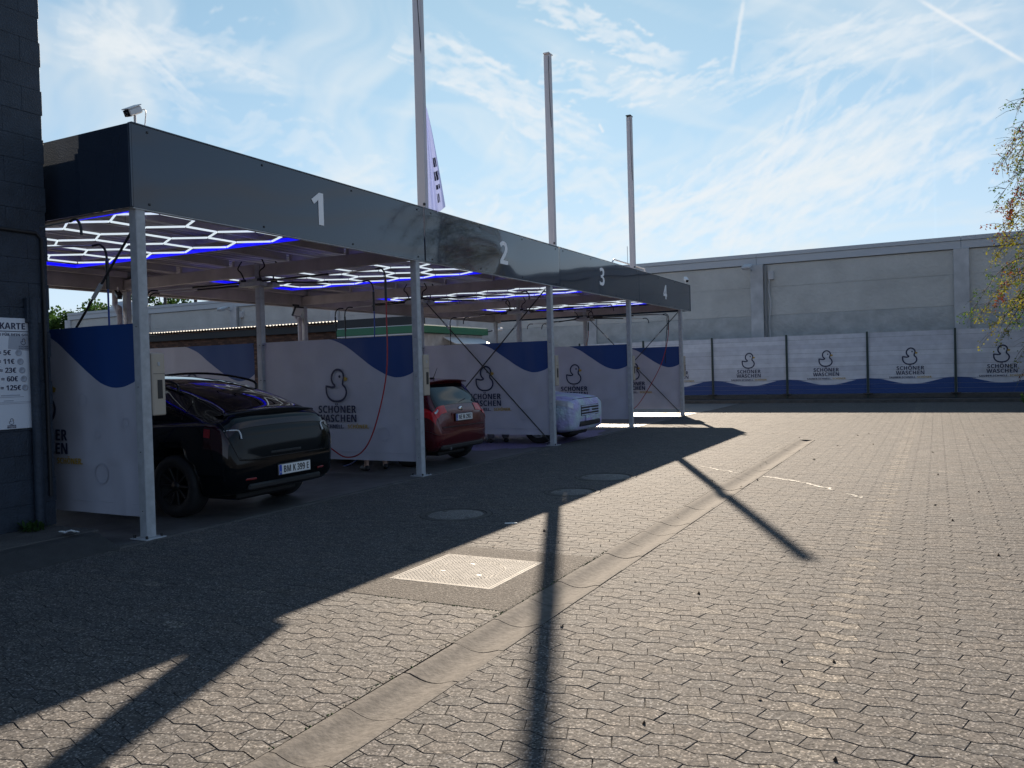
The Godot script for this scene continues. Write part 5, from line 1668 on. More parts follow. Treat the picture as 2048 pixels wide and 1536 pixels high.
func birch(label: String, p: Vector3, high: float, seed_: int, leafy: bool):
	var r := RandomNumberGenerator.new()
	r.seed = seed_
	var o := thing("birch_tree", label, "tree", p)
	var wood := Shape.new()
	var trunk := []
	var tr := []
	for k in 9:
		var t := k / 8.0
		trunk.append(Vector3(0.12 * sin(t * 4.0), high * t, 0.10 * sin(t * 3.0 + 1.0)))
		tr.append(lerpf(0.15, 0.015, t))
	wood.tube(trunk, tr, 8)
	var lv := [Shape.new(), Shape.new(), Shape.new()]
	var counts := [0, 0, 0]
	var limbs := 40 if leafy else 30
	for k in limbs:
		var t := r.randf_range(0.30 if leafy else 0.20, 0.97)
		var base: Vector3 = Vector3(0.12 * sin(t * 4.0), high * t, 0.10 * sin(t * 3.0 + 1.0))
		var a := r.randf() * TAU
		if leafy and k % 2 == 0: a = PI + r.randf_range(-0.9, 0.9)
		var reach := high * (0.34 - 0.20 * t) * r.randf_range(0.8, 1.25)
		if leafy: reach = 3.4 * (1.12 - 0.55 * t) * r.randf_range(0.7, 1.05)
		var out := Vector3(cos(a), 0, sin(a))
		var rise := r.randf_range(0.1, 0.55)
		var q1 := base + out * reach * 0.35 + Vector3.UP * reach * 0.30 * rise * 2.0
		var q2 := base + out * reach * 0.72 + Vector3.UP * reach * 0.40 * rise
		var q3 := base + out * reach + Vector3.UP * (-0.25 * reach + 0.2 * rise)
		var limb := smooth_path([base, q1, q2, q3], 4)
		var lr := []
		for j in limb.size(): lr.append(lerpf(0.035 * (1.2 - t), 0.005, float(j) / (limb.size() - 1)))
		wood.tube(limb, lr, 5, false)
		var kind := 0 if r.randf() < 0.55 else 1
		if r.randf() < 0.14: kind = 2
		for j in range(3, limb.size()):
			for w in (3 if leafy else 2):
				var st: Vector3 = limb[j]
				var dir := (out.rotated(Vector3.UP, r.randf_range(-1.5, 1.5)) * 0.55 + Vector3(0, r.randf_range(-0.9, 0.35), 0)).normalized()
				var tl := r.randf_range(0.25, 0.75)
				var e := st + dir * tl + Vector3(0, -0.25 * tl, 0)
				var m := (st + e) / 2 + Vector3(0, 0.06, 0)
				wood.tube([st, m, e], [0.009, 0.006, 0.003], 3, false)
				var leaves := r.randi_range(5, 20) if leafy else r.randi_range(0, 6)
				if leafy and t > 0.72: leaves = r.randi_range(1, 8)
				for q in leaves:
					var u := r.randf_range(0.25, 1.05)
					var pos := st.lerp(e, u) + Vector3(r.randfn(), r.randfn(), r.randfn()) * 0.05
					var kk := kind
					if r.randf() < 0.2: kk = r.randi_range(0, 1)
					leaf(lv[kk], pos, r.randf_range(0.05, 0.085), 0.6)
					counts[kk] += 1
	part("trunk", wood.done(), M.birch_bark if not leafy else M.bark, o)
	var names := [M.leaf_green, M.leaf_yellow, M.leaf_red]
	var crown: Node3D = null
	for k in 3:
		if counts[k] > 0:
			if crown == null: crown = part("crown", lv[k].done(), names[k], o)
			else: part("turning_leaves", lv[k].done(), names[k], crown)

# ---------------------------------------------------------------- litter and marks on the paving

func litter():
	var s := Shape.new()
	# curled dry leaf or cone: a small folded, pointed body
	for k in 5:
		var a := TAU * k / 5
		var b := TAU * (k + 1) / 5
		s.tri(Vector3(0.016 * cos(a), 0.001, 0.016 * sin(a)), Vector3(0.004, 0.026, 0.002), Vector3(0.016 * cos(b), 0.001, 0.016 * sin(b)))
		s.tri(Vector3(0.016 * cos(a), 0.001, 0.016 * sin(a)), Vector3(0.016 * cos(b), 0.001, 0.016 * sin(b)), Vector3(0, 0.0, 0))
	var cone := s.done()
	s = Shape.new()
	s.quad(Vector3(-0.028, 0.004, 0), Vector3(0, 0.001, 0.018), Vector3(0.03, 0.012, 0), Vector3(0, 0.018, -0.012))
	s.quad(Vector3(-0.028, 0.003, 0), Vector3(0, 0.017, -0.012), Vector3(0.03, 0.011, 0), Vector3(0, 0.0, 0.018))
	var curled := s.done()
	var spots := [[-0.76, -4.52], [-0.51, -4.62], [-1.5, -5.65], [-1.19, -3.5], [0.11, -9.09], [0.41, -7.6]]
	var r := RandomNumberGenerator.new()
	r.seed = 17
	for k in 40:
		spots.append([r.randf_range(-3.6, 3.2), -3.4 - 18.0 * pow(r.randf(), 1.2)])
	for k in 14:
		spots.append([r.randf_range(0.4, 3.0), r.randf_range(-20.0, -9.0)])
	var n := 0
	for q in spots:
		if not in_frame(Vector3(q[0], 0, q[1])): continue
		var is_cone: bool = n < 4 or r.randf() < 0.4
		var o := part("dry_leaf", cone if is_cone else curled, M.dry_leaf, self, Transform3D(Basis(Vector3.UP, r.randf() * TAU).scaled(Vector3.ONE * r.randf_range(0.55, 1.0)), Vector3(q[0], 0.0015, q[1])))
		tag(o, "small dark curled dry leaf lying on the paving", "dry leaf", "dry leaves scattered on the paving")
		n += 1
	# scraps
	var p := thing("paper_scrap", "crumpled white paper scrap lying on the kerb by the first post", "litter", Vector3(-7.34, 0.142, -4.98))
	s = Shape.new()
	var nn := FastNoiseLite.new()
	nn.seed = 4
	nn.frequency = 9.0
	var g := []
	for i in 9:
		var row := []
		for j in 7:
			var x := (i / 8.0 - 0.5) * 0.17
			var z := (j / 6.0 - 0.5) * 0.12
			row.append(Vector3(x, 0.02 + 0.035 * (nn.get_noise_2d(x, z) + 0.5), z))
		g.append(row)
	for i in 8:
		for j in 6: s.quad(g[i][j], g[i][j + 1], g[i + 1][j + 1], g[i + 1][j])
	part("sheet", s.done(), M.paper, p)
	p = thing("paper_scrap", "tiny white paper scrap on the sunny paving past the plate cover", "litter", Vector3(-3.95, 0.0, -7.55))
	part("sheet", box_mesh(Vector3(0.13, 0.006, 0.05), 0.002), M.paper, p, Transform3D(Basis(Vector3.UP, 0.5), Vector3(0, 0.005, 0)))
	# pale dried trickle crossing the channel
	var w := structure("trickle_marking")
	s = Shape.new()
	var line := smooth_path([Vector3(-2.86, 0, -12.5), Vector3(-2.58, 0, -12.25)], 10)
	for seg in [[Vector3(-3.3, 0, -12.75), Vector3(-2.57, 0, -12.1), 0.016], [Vector3(-2.18, 0, -11.85), Vector3(-1.62, 0, -11.42), 0.028], [Vector3(-1.62, 0, -11.42), Vector3(-1.14, 0, -10.82), 0.022], [Vector3(-0.98, 0, -10.55), Vector3(-0.78, 0, -10.25), 0.016]]:
		var m := 26
		var last := []
		for k in m + 1:
			var t := float(k) / m
			var c: Vector3 = seg[0].lerp(seg[1], t)
			var side := Vector3(seg[1].z - seg[0].z, 0, -(seg[1].x - seg[0].x)).normalized()
			c += side * nn.get_noise_2d(t * 0.35, seg[0].x * 3.0) * 0.07
			var hw: float = seg[2] * (0.6 + 0.7 * absf(nn.get_noise_2d(t * 1.3 + 5.0, seg[0].z)) * 2.0) * smoothstep(0.0, 0.1, t + 0.02) * smoothstep(0.0, 0.1, 1.02 - t)
			var pair := [c - side * hw + Vector3(0, 0.0035, 0), c + side * hw + Vector3(0, 0.0035, 0)]
			if last.size() > 0: s.quad(last[0], last[1], pair[1], pair[0])
			last = pair
	part("dried_trickle", s.done(), M.chalk_mark, w)
	# moss in the joints along the channel and the slab
	var ms := Shape.new()
	for seg in [[Vector3(-2.57, 0, -4.6), Vector3(-2.57, 0, -6.7), 160], [Vector3(-3.6, 0, -4.775), Vector3(-2.6, 0, -4.775), 60], [Vector3(-2.57, 0, -2.4), Vector3(-2.57, 0, -4.6), 40]]:
		for k in seg[2]:
			var c: Vector3 = seg[0].lerp(seg[1], rng.randf()) + Vector3(rng.randfn() * 0.006, 0, rng.randfn() * 0.006)
			var rad := rng.randf_range(0.006, 0.018)
			for q in 5:
				var a := TAU * q / 5
				var b := TAU * (q + 1) / 5
				ms.tri(c + Vector3(rad * cos(a), -0.008, rad * sin(a)), c + Vector3(0, 0.006, 0), c + Vector3(rad * cos(b), -0.008, rad * sin(b)))
	var mo := part("moss", ms.done(), M.moss, self)
	mo.set_meta("kind", "stuff")
	tag(mo, "green moss in the joint along the concrete slab and channel", "moss")

# ---------------------------------------------------------------- cars
# local axes: x = 0 at the rear bumper, the nose at x = -length, z across. A station is
# [distance from the rear, underside, sill half width, widest half width, its height, shoulder half width, shoulder height, roof half width, roof height]

class Body:
	var xs := []
	var rings := []        # full closed rings of Vector3
	var n := 0             # points in a half ring
	func row_at(x: float) -> int:
		var best := 0
		for k in xs.size():
			if absf(xs[k] - x) < absf(xs[best] - x): best = k
		return best
	func normal(i: int, j: int) -> Vector3:
		var m: int = rings[0].size()
		var a: Vector3 = rings[min(i + 1, rings.size() - 1)][j] - rings[max(i - 1, 0)][j]
		var b: Vector3 = rings[i][(j + 1) % m] - rings[i][(j + m - 1) % m]
		return b.cross(a).normalized()

func car_body(stations: Array, axles: Array, arch: float, wheel_y: float, step := 0.045) -> Body:
	var b := Body.new()
	var xs := []
	for s in stations: xs.append(s[0])
	var x := 0.0
	var list := []
	while x < xs[-1]:
		list.append(x)
		x += step if x > 0.3 and x < xs[-1] - 0.35 else step * 0.35
	list.append(xs[-1])
	for q in list:
		var k := 0
		while k < xs.size() - 2 and q > xs[k + 1]: k += 1
		var pre: int = max(k - 1, 0)
		var post: int = min(k + 2, xs.size() - 1)
		var v := []
		for c in range(1, 9):
			var w: float = (q - xs[k]) / (xs[k + 1] - xs[k])
			v.append(cubic_interpolate_in_time(stations[k][c], stations[k + 1][c], stations[pre][c], stations[post][c], w, xs[k + 1] - xs[k], xs[pre] - xs[k] if pre != k else -0.1, xs[post] - xs[k] if post != k + 1 else xs[k + 1] - xs[k] + 0.1))
		var yb: float = v[0]; var ws: float = v[1]; var wm: float = v[2]; var ym: float = v[3]
		var wb: float = v[4]; var ybl: float = v[5]; var wt: float = v[6]; var yt: float = v[7]
		var ctl := [Vector2(0, yb), Vector2(ws * 0.7, yb), Vector2(ws, yb + 0.03), Vector2(lerpf(ws, wm, 0.75), lerpf(yb + 0.03, ym - 0.12, 0.5)), Vector2(wm - 0.006, lerpf(yb, ym, 0.78)), Vector2(wm, ym), Vector2(wb + 0.012, ybl - 0.04), Vector2(wb - 0.02, ybl),
			Vector2(lerpf(wb, wt, 0.5) + 0.015, lerpf(ybl, yt - 0.07, 0.5)), Vector2(wt, yt - 0.07), Vector2(wt * 0.88, yt - 0.02), Vector2(wt * 0.5, yt), Vector2(0, yt + 0.006)]
		var half := []
		for c in ctl.size() - 1:
			for s in 3:
				half.append(ctl[c].cubic_interpolate(ctl[c + 1], ctl[max(c - 1, 0)], ctl[min(c + 2, ctl.size() - 1)], s / 3.0))
		half.append(ctl[-1])
		b.n = half.size()
		var ring := []
		for j in half.size():
			ring.append(Vector3(-q, half[j].y, half[j].x))
		for j in range(half.size() - 2, 0, -1):
			ring.append(Vector3(-q, half[j].y, -half[j].x))
		for j in ring.size():
			for a in axles:
				var d := Vector2(q - a, ring[j].y - wheel_y).length()
				if d < arch and absf(ring[j].z) > 0.45 and ring[j].y < wheel_y + arch:
					ring[j].z = signf(ring[j].z) * 0.50
		b.xs.append(q)
		b.rings.append(ring)
	return b

func body_mesh(b: Body) -> ArrayMesh:
	var s := Shape.new()
	s.smooth(true)
	var m: int = b.rings[0].size()
	for i in b.rings.size() - 1:
		for j in m:
			var l := (j + 1) % m
			s.quad(b.rings[i][j], b.rings[i][l], b.rings[i + 1][l], b.rings[i + 1][j])
	for e in [0, b.rings.size() - 1]:
		var c := Vector3.ZERO
		for p in b.rings[e]: c += p
		c /= m
		for j in m:
			var l := (j + 1) % m
			if e == 0: s.tri(c, b.rings[e][l], b.rings[e][j])
			else: s.tri(c, b.rings[e][j], b.rings[e][l])
	return s.done()

func patch(b: Body, x0: float, x1: float, j0: int, j1: int, off: float, taper := 0) -> ArrayMesh:
	# a piece of the skin, lifted off by off; ring indices may run past the top (j counts on round)
	var s := Shape.new()
	s.smooth(true)
	var i0 := b.row_at(x0)
	var i1 := b.row_at(x1)
	var m: int = b.rings[0].size()
	for i in range(i0, i1):
		for j in range(j0, j1):
			var q := []
			for k in [[i, j], [i, j + 1], [i + 1, j + 1], [i + 1, j]]:
				var jj: int = (k[1] + m) % m
				q.append(b.rings[k[0]][jj] + b.normal(k[0], jj) * off)
			s.quad(q[0], q[1], q[2], q[3])
	return s.done()

func seam(b: Body, parent: Node, along: bool, fixed: float, x0: float, x1: float, j0 := 0, j1 := 0):
	# a shut line drawn as a fine dark cord in the skin: along the body at ring index fixed, or across it at distance fixed
	var pts := []
	if along:
		var j := int(fixed)
		for i in range(b.row_at(x0), b.row_at(x1) + 1): pts.append(b.rings[i][j] + b.normal(i, j) * 0.0005)
	else:
		var i := b.row_at(fixed)
		for j in range(j0, j1 + 1): pts.append(b.rings[i][j] + b.normal(i, j) * 0.0005)
	tube_part("shut_line", pts, 0.0035, M.trim_black, parent, 5)

func wheel(parent: Node, p: Vector3, r: float, w: float, side: float, rim_mat: Material):
	var o := Node3D.new()
	o.name = "wheel"
	parent.add_child(o, true)
	o.transform = Transform3D(Basis(Vector3.RIGHT, PI / 2 * side), p)
	var t := Shape.new()
	t.lathe([Vector2(r * 0.64, -w * 0.42), Vector2(r * 0.78, -w / 2), Vector2(r * 0.93, -w * 0.48), Vector2(r, -w * 0.34), Vector2(r, w * 0.34), Vector2(r * 0.93, w * 0.48), Vector2(r * 0.78, w / 2), Vector2(r * 0.64, w * 0.42)], 32)
	part("tyre", t.done(), M.rubber, o)
	var d := Shape.new()
	d.lathe([Vector2(r * 0.66, -w * 0.1), Vector2(r * 0.66, w * 0.40), Vector2(r * 0.61, w * 0.42), Vector2(r * 0.58, w * 0.12), Vector2(0.001, w * 0.10)], 28)
	for k in 10:
		var a := TAU * k / 10
		d.bar(Vector3(0.03 * cos(a), w * 0.26, 0.03 * sin(a)), Vector3(r * 0.62 * cos(a), w * 0.38, r * 0.62 * sin(a)), 0.028, 0.03, 0.005)
	d.lathe([Vector2(0.06, w * 0.2), Vector2(0.06, w * 0.36), Vector2(0.0, w * 0.38)], 14)
	part("rim", d.done(), rim_mat, o)

func plate(parent: Node, words: String, p: Vector3, turn: float, wide: float, tilt := 0.0):
	# European plate: white field, blue band with a ring of stars
	var o := Node3D.new()
	o.name = "number_plate"
	parent.add_child(o, true)
	o.transform = Transform3D(Basis(Vector3.UP, turn) * Basis(Vector3.RIGHT, tilt), p)
	var k := wide / 0.52
	part("plate_holder", box_mesh(Vector3(0.545, 0.13, 0.012) * k, 0.004), M.black_plastic, o, at(Vector3(0, 0, -0.006)))
	part("plate_field", box_mesh(Vector3(0.52, 0.11, 0.006) * k, 0.002), M.plate_white, o, at(Vector3(0, 0, 0.003)))
	part("blue_band", box_mesh(Vector3(0.042, 0.106, 0.002) * k, 0.0), M.plate_blue, o, at(Vector3(-0.237 * k, 0, 0.0068)))
	lettering("D", 0.022 * k, M.plate_white, o, at(Vector3(-0.237 * k, -0.028 * k, 0.008)), 1.0, 0.002)
	lettering(words, 0.074 * k, M.bolt, o, at(Vector3(0.022 * k, 0, 0.007)), 0.80, 0.002)
	return o

func cars():
	var m := mat("black_paint", lin(0.0030, 0.0045, 0.0060), 0.10)
	m.metallic_specular = 0.34
	m = mat("red_paint", lin(0.090, 0.005, 0.009), 0.25, 0.25)
	m.clearcoat_enabled = true; m.clearcoat = 0.5; m.clearcoat_roughness = 0.03
	m = mat("dark_glass", lin(0.003, 0.003, 0.004), 0.02)
	m = mat("tail_red", lin(0.50, 0.008, 0.012), 0.15)
	m = mat("reflector_red", lin(0.20, 0.008, 0.012), 0.2)
	m = mat("tail_dark", lin(0.02, 0.004, 0.005), 0.08)
	m = mat("clear_lens", lin(0.5, 0.5, 0.5), 0.1, 0.3)
	m = mat("trim_black", lin(0.010, 0.010, 0.011), 0.55)
	m = mat("chrome", lin(0.75, 0.75, 0.75), 0.12, 1.0)
	m = mat("alloy_dark", lin(0.03, 0.03, 0.03), 0.4, 0.6)
	m = mat("plate_white", lin(0.72, 0.72, 0.70), 0.35)
	m = mat("plate_blue", lin(0.01, 0.06, 0.40), 0.4)
	m = mat("foam_paint", lin(0.68, 0.69, 0.75), 0.45)
	dress(m, foam_tex(), 0.9, bumps(71, 0.05, 6.0, 256, 3), 0.7, false)
	m = mat("foam_floor", lin(0.30, 0.25, 0.46), 0.35)
	dress(m, grain(72, 0.03, 0.3, 1.0, 256, 4), 1.4)
	black_suv(Vector3(-6.95, 0.0, -7.53), 0.015)
	red_hatchback(Vector3(-7.30, 0.0, -12.30), -0.02)
	foamy_suv(Vector3(-6.72, 0.0, -16.68), 0.0)

func foam_tex() -> ImageTexture:
	# patchy coloured foam: mint and lilac suds over white
	var a := FastNoiseLite.new()
	a.seed = 8; a.frequency = 0.006; a.fractal_octaves = 4
	var img := Image.create(256, 256, false, Image.FORMAT_RGB8)
	for y in 256:
		for x in 256:
			var v := 0.5 + 0.5 * a.get_noise_2d(x, y)
			var w := 0.5 + 0.5 * a.get_noise_2d(x * 3.0 + 400, y * 3.0)
			var c := Color(0.90, 1.0, 0.96).lerp(Color(0.86, 0.80, 1.0), smoothstep(0.25, 0.7, v))
			img.set_pixel(x, y, c * lerpf(0.85, 1.0, w))
	return ImageTexture.create_from_image(img)

func black_suv(p: Vector3, turn: float):
	var o := thing("black_car", "glossy black electric SUV seen from behind in bay 1", "car", p, turn)
	var st := [[0.00, 0.42, 0.70, 0.80, 0.58, 0.78, 0.66, 0.70, 0.75], [0.035, 0.33, 0.78, 0.875, 0.62, 0.85, 0.82, 0.78, 0.93], [0.09, 0.28, 0.82, 0.915, 0.65, 0.885, 0.95, 0.79, 1.08], [0.17, 0.26, 0.84, 0.935, 0.68, 0.895, 1.03, 0.77, 1.17], [0.32, 0.24, 0.86, 0.95, 0.70, 0.90, 1.06, 0.73, 1.225],
		[0.70, 0.22, 0.88, 0.96, 0.72, 0.90, 1.07, 0.68, 1.37], [1.2, 0.21, 0.88, 0.955, 0.72, 0.895, 1.06, 0.63, 1.51], [1.8, 0.2, 0.88, 0.945, 0.70, 0.885, 1.04, 0.605, 1.605], [2.4, 0.2, 0.88, 0.94, 0.70, 0.88, 1.02, 0.60, 1.63], [3.0, 0.2, 0.88, 0.945, 0.70, 0.88, 1.00, 0.60, 1.56],
		[3.4, 0.2, 0.88, 0.95, 0.70, 0.88, 0.98, 0.66, 1.38], [3.75, 0.21, 0.87, 0.955, 0.70, 0.875, 0.95, 0.74, 1.14], [4.1, 0.22, 0.86, 0.95, 0.68, 0.86, 0.90, 0.76, 1.02], [4.45, 0.24, 0.80, 0.90, 0.62, 0.80, 0.80, 0.70, 0.91], [4.65, 0.28, 0.70, 0.80, 0.56, 0.70, 0.70, 0.58, 0.79], [4.75, 0.36, 0.55, 0.62, 0.50, 0.52, 0.56, 0.42, 0.64]]
	var b := car_body(st, [0.86, 3.75], 0.41, 0.36)
	var body := part("body", body_mesh(b), M.black_paint, o)
	var n := b.n
	var top := n - 1
	part("rear_window", patch(b, 0.30, 1.28, top - 7, top + 7, 0.004), M.dark_glass, o)
	part("glass_roof", patch(b, 1.36, 3.0, top - 7, top + 7, 0.004), M.dark_glass, o)
	part("windscreen", patch(b, 3.06, 3.72, top - 7, top + 7, 0.004), M.dark_glass, o)
	for w in [[0.75, 1.30], [1.36, 2.22], [2.28, 3.2]]:
		part("side_window", patch(b, w[0], w[1], 22, 27, 0.004), M.dark_glass, o)
		part("side_window", patch(b, w[0], w[1], 2 * n - 2 - 27, 2 * n - 2 - 22, 0.004), M.dark_glass, o)
	for s in [-1.0, 1.0]:
		for ax in [0.86, 3.75]:
			wheel(o, Vector3(-ax, 0.36, s * 0.815), 0.36, 0.255, s, M.alloy_dark)
		# wrap-round tail lamp: dark lens, red body, bright guide
		var j0 := 16 if s > 0 else 2 * n - 2 - 20
		var tl := part("tail_light", patch(b, 0.05, 0.34, j0, j0 + 4, 0.006), M.tail_dark, o)
		part("red_lens", patch(b, 0.27, 0.36, j0 + 1, j0 + 2, 0.010), M.reflector_red, tl)
		tube_part("light_guide", smooth_path([Vector3(-0.02, 0.90, s * 0.70), Vector3(-0.055, 0.985, s * 0.70), Vector3(-0.075, 1.00, s * 0.78), Vector3(-0.12, 0.995, s * 0.865)], 4), 0.010, M.clear_lens, tl, 6)
		part("reflector", box_mesh(Vector3(0.02, 0.024, 0.15), 0.006), M.reflector_red, o, Transform3D(Basis(Vector3.UP, -s * 0.20), Vector3(0.006, 0.435, s * 0.60)))
		var mir := part("door_mirror", box_mesh(Vector3(0.10, 0.13, 0.20), 0.035), M.black_paint, o, at(Vector3(-3.05, 1.06, s * 1.00)))
		part("mirror_glass", box_mesh(Vector3(0.004, 0.10, 0.16), 0.001), M.chrome, mir, at(Vector3(0.052, 0, 0)))
		part("door_handle", box_mesh(Vector3(0.20, 0.03, 0.014), 0.006), M.black_paint, o, at(Vector3(-1.9, 0.90, s * 0.938)))
		# roof rail
		tube_part("roof_rail", smooth_path([Vector3(-1.05, 1.44, s * 0.64), Vector3(-1.15, 1.55, s * 0.635), Vector3(-1.9, 1.655, s * 0.61), Vector3(-2.8, 1.64, s * 0.605), Vector3(-3.0, 1.56, s * 0.61)], 5), 0.016, M.black_paint, o, 8)
	part("light_bar", patch(b, 0.060, 0.100, 21, 2 * n - 2 - 21, 0.006), M.tail_dark, o)
	for e in [24, 2 * n - 2 - 24]: seam(b, o, true, e, 0.10, 1.28)
	for q in [1.33, 2.25, 3.22]:
		seam(b, o, false, q, 0, 0, 6, 22)
		seam(b, o, false, q, 0, 0, 2 * n - 2 - 22, 2 * n - 2 - 6)
	# lip spoiler, plate, lower trim
	var sp := Shape.new()
	var last := []
	for k in 17:
		var u := k / 8.0 - 1.0
		var z := u * 0.76
		var x := -0.13 - 0.10 * u * u
		var y := 1.19 - 0.045 * u * u
		var ring := [Vector3(x - 0.17, y + 0.006, z), Vector3(x, y + 0.028, z), Vector3(x + 0.018, y + 0.016, z), Vector3(x - 0.02, y - 0.03, z)]
		if last.size():
			for q in 4:
				sp.quad(last[q], last[(q + 1) % 4], ring[(q + 1) % 4], ring[q])
		last = ring
	part("lip_spoiler", sp.done(), M.trim_black, o)
	plate(o, "BM K 399 E", Vector3(0.014, 0.485, -0.16 * 0.0 - 0.12), PI / 2, 0.555)
	block("bumper_insert", Vector3(-0.10, 0.30, -0.62), Vector3(0.002, 0.375, 0.62), M.trim_black, o, 0.02)
	block("tailgate_seam", Vector3(-0.045, 0.655, -0.66), Vector3(0.004, 0.662, 0.66), M.trim_black, o, 0.0)
	block("camera_strip", Vector3(-0.03, 0.69, -0.26), Vector3(0.008, 0.72, 0.26), M.trim_black, o, 0.006)
	block("underbody", Vector3(-4.3, 0.16, -0.50), Vector3(-0.3, 0.26, 0.50), M.trim_black, o, 0.03)

func red_hatchback(p: Vector3, turn: float):
	var o := thing("red_car", "dark red hatchback seen from behind in bay 2", "car", p, turn)
	var st := [[0.00, 0.40, 0.62, 0.70, 0.54, 0.68, 0.60, 0.62, 0.69], [0.035, 0.32, 0.70, 0.785, 0.57, 0.77, 0.76, 0.70, 0.86], [0.09, 0.28, 0.75, 0.83, 0.61, 0.805, 0.88, 0.72, 0.99], [0.16, 0.25, 0.77, 0.85, 0.64, 0.82, 0.93, 0.705, 1.09], [0.28, 0.23, 0.78, 0.86, 0.66, 0.83, 0.95, 0.655, 1.27], [0.40, 0.22, 0.79, 0.865, 0.67, 0.83, 0.95, 0.62, 1.415],
		[0.60, 0.21, 0.79, 0.865, 0.68, 0.83, 0.95, 0.60, 1.455], [1.2, 0.2, 0.8, 0.865, 0.68, 0.825, 0.94, 0.58, 1.485], [1.9, 0.2, 0.8, 0.86, 0.68, 0.82, 0.92, 0.57, 1.475], [2.4, 0.2, 0.8, 0.86, 0.67, 0.815, 0.91, 0.58, 1.39], [2.8, 0.2, 0.8, 0.865, 0.67, 0.81, 0.90, 0.63, 1.19], [3.05, 0.2, 0.79, 0.865, 0.66, 0.80, 0.88, 0.67, 1.04], [3.5, 0.21, 0.76, 0.85, 0.62, 0.77, 0.81, 0.66, 0.94], [3.85, 0.25, 0.68, 0.76, 0.55, 0.68, 0.68, 0.56, 0.80], [4.04, 0.34, 0.5, 0.56, 0.48, 0.5, 0.54, 0.4, 0.62]]
	var b := car_body(st, [0.62, 3.12], 0.36, 0.31)
	var n := b.n
	var top := n - 1
	part("body", body_mesh(b), M.red_paint, o)
	part("rear_window", patch(b, 0.115, 0.375, top - 8, top + 8, 0.005), M.dark_glass, o)
	part("windscreen", patch(b, 2.32, 3.0, top - 7, top + 7, 0.004), M.dark_glass, o)
	for w in [[0.62, 1.20], [1.26, 2.35]]:
		part("side_window", patch(b, w[0], w[1], 22, 27, 0.004), M.dark_glass, o)
		part("side_window", patch(b, w[0], w[1], 2 * n - 2 - 27, 2 * n - 2 - 22, 0.004), M.dark_glass, o)
	for e in [25, 2 * n - 2 - 25]: seam(b, o, true, e, 0.03, 0.42)
	for e in [14, 2 * n - 2 - 14]: seam(b, o, true, e, 0.02, 0.30)
	for q in [1.23, 2.40]:
		seam(b, o, false, q, 0, 0, 6, 22)
		seam(b, o, false, q, 0, 0, 2 * n - 2 - 22, 2 * n - 2 - 6)
	block("bumper_step", Vector3(-0.05, 0.648, -0.66), Vector3(0.012, 0.662, 0.66), M.trim_black, o, 0.004)
	# roof spoiler
	var s := Shape.new()
	var last := []
	for k in 13:
		var u := k / 6.0 - 1.0
		var ring := [Vector3(-0.50, 1.448 - 0.03 * u * u, u * 0.60), Vector3(-0.27 - 0.03 * u * u, 1.452 - 0.035 * u * u, u * 0.60), Vector3(-0.27 - 0.03 * u * u, 1.435 - 0.035 * u * u, u * 0.60), Vector3(-0.44, 1.405 - 0.03 * u * u, u * 0.60)]
		if last.size():
			for q in 4: s.quad(last[q], last[(q + 1) % 4], ring[(q + 1) % 4], ring[q])
		last = ring
	part("roof_spoiler", s.done(), M.red_paint, o)
	for sd: float in [-1.0, 1.0]:
		for ax in [0.62, 3.12]:
			wheel(o, Vector3(-ax, 0.31, sd * 0.745), 0.31, 0.20, sd, M.steel_bright)
		var j0 := 17 if sd > 0 else 2 * n - 2 - 22
		var tl := part("tail_light", patch(b, 0.045, 0.30, j0, j0 + 5, 0.007), M.tail_red, o)
		var i0 := 21 if sd > 0 else 2 * n - 2 - 32
		part("hatch_lamp", patch(b, 0.050, 0.105, i0, i0 + 11, 0.008), M.tail_red, tl)
		part("clear_lens", patch(b, 0.078, 0.100, i0 + 3, i0 + 8, 0.013), M.clear_lens, tl)
		part("bumper_reflector", box_mesh(Vector3(0.02, 0.11, 0.06), 0.008), M.tail_red, o, Transform3D(Basis(Vector3.UP, -sd * 0.35), Vector3(-0.022, 0.46, sd * 0.68)))
		part("door_mirror", box_mesh(Vector3(0.09, 0.12, 0.18), 0.03), M.red_paint, o, at(Vector3(-2.35, 1.0, sd * 0.93)))
	plate(o, "NE M 2902", Vector3(0.010, 0.805, 0.0), PI / 2, 0.53, 0.0)
	block("plate_recess", Vector3(-0.06, 0.72, -0.34), Vector3(-0.012, 0.885, 0.34), M.red_paint, o, 0.012)
	var em := Shape.new()
	em.lathe([Vector2(0.0, 0.008), Vector2(0.03, 0.007), Vector2(0.042, 0.0), Vector2(0.042, -0.02)], 18)
	part("emblem", em.done(), M.chrome, o, Transform3D(Basis(Vector3(0, 0, 1.6), Vector3(1, 0, 0), Vector3(0, 1, 0)), Vector3(-0.052, 0.945, 0)))
	block("lower_bumper", Vector3(-0.16, 0.27, -0.68), Vector3(-0.01, 0.37, 0.68), M.trim_black, o, 0.03)
	tube_part("exhaust", [Vector3(-0.25, 0.30, 0.42), Vector3(0.0, 0.29, 0.42)], 0.028, M.chrome, o, 12)
	tube_part("wiper", [Vector3(-0.12, 1.04, 0.02), Vector3(-0.155, 1.10, -0.30)], 0.008, M.trim_black, o, 5)
	var an := Shape.new()
	an.tube([Vector3(-0.62, 1.455, 0), Vector3(-0.52, 1.66, 0)], [0.009, 0.003], 6)
	an.box(Vector3(0.10, 0.045, 0.05), Transform3D(Basis.IDENTITY, Vector3(-0.64, 1.47, 0)), 0.015)
	part("antenna", an.done(), M.trim_black, o)
	block("underbody", Vector3(-3.7, 0.15, -0.42), Vector3(-0.25, 0.24, 0.42), M.trim_black, o, 0.03)

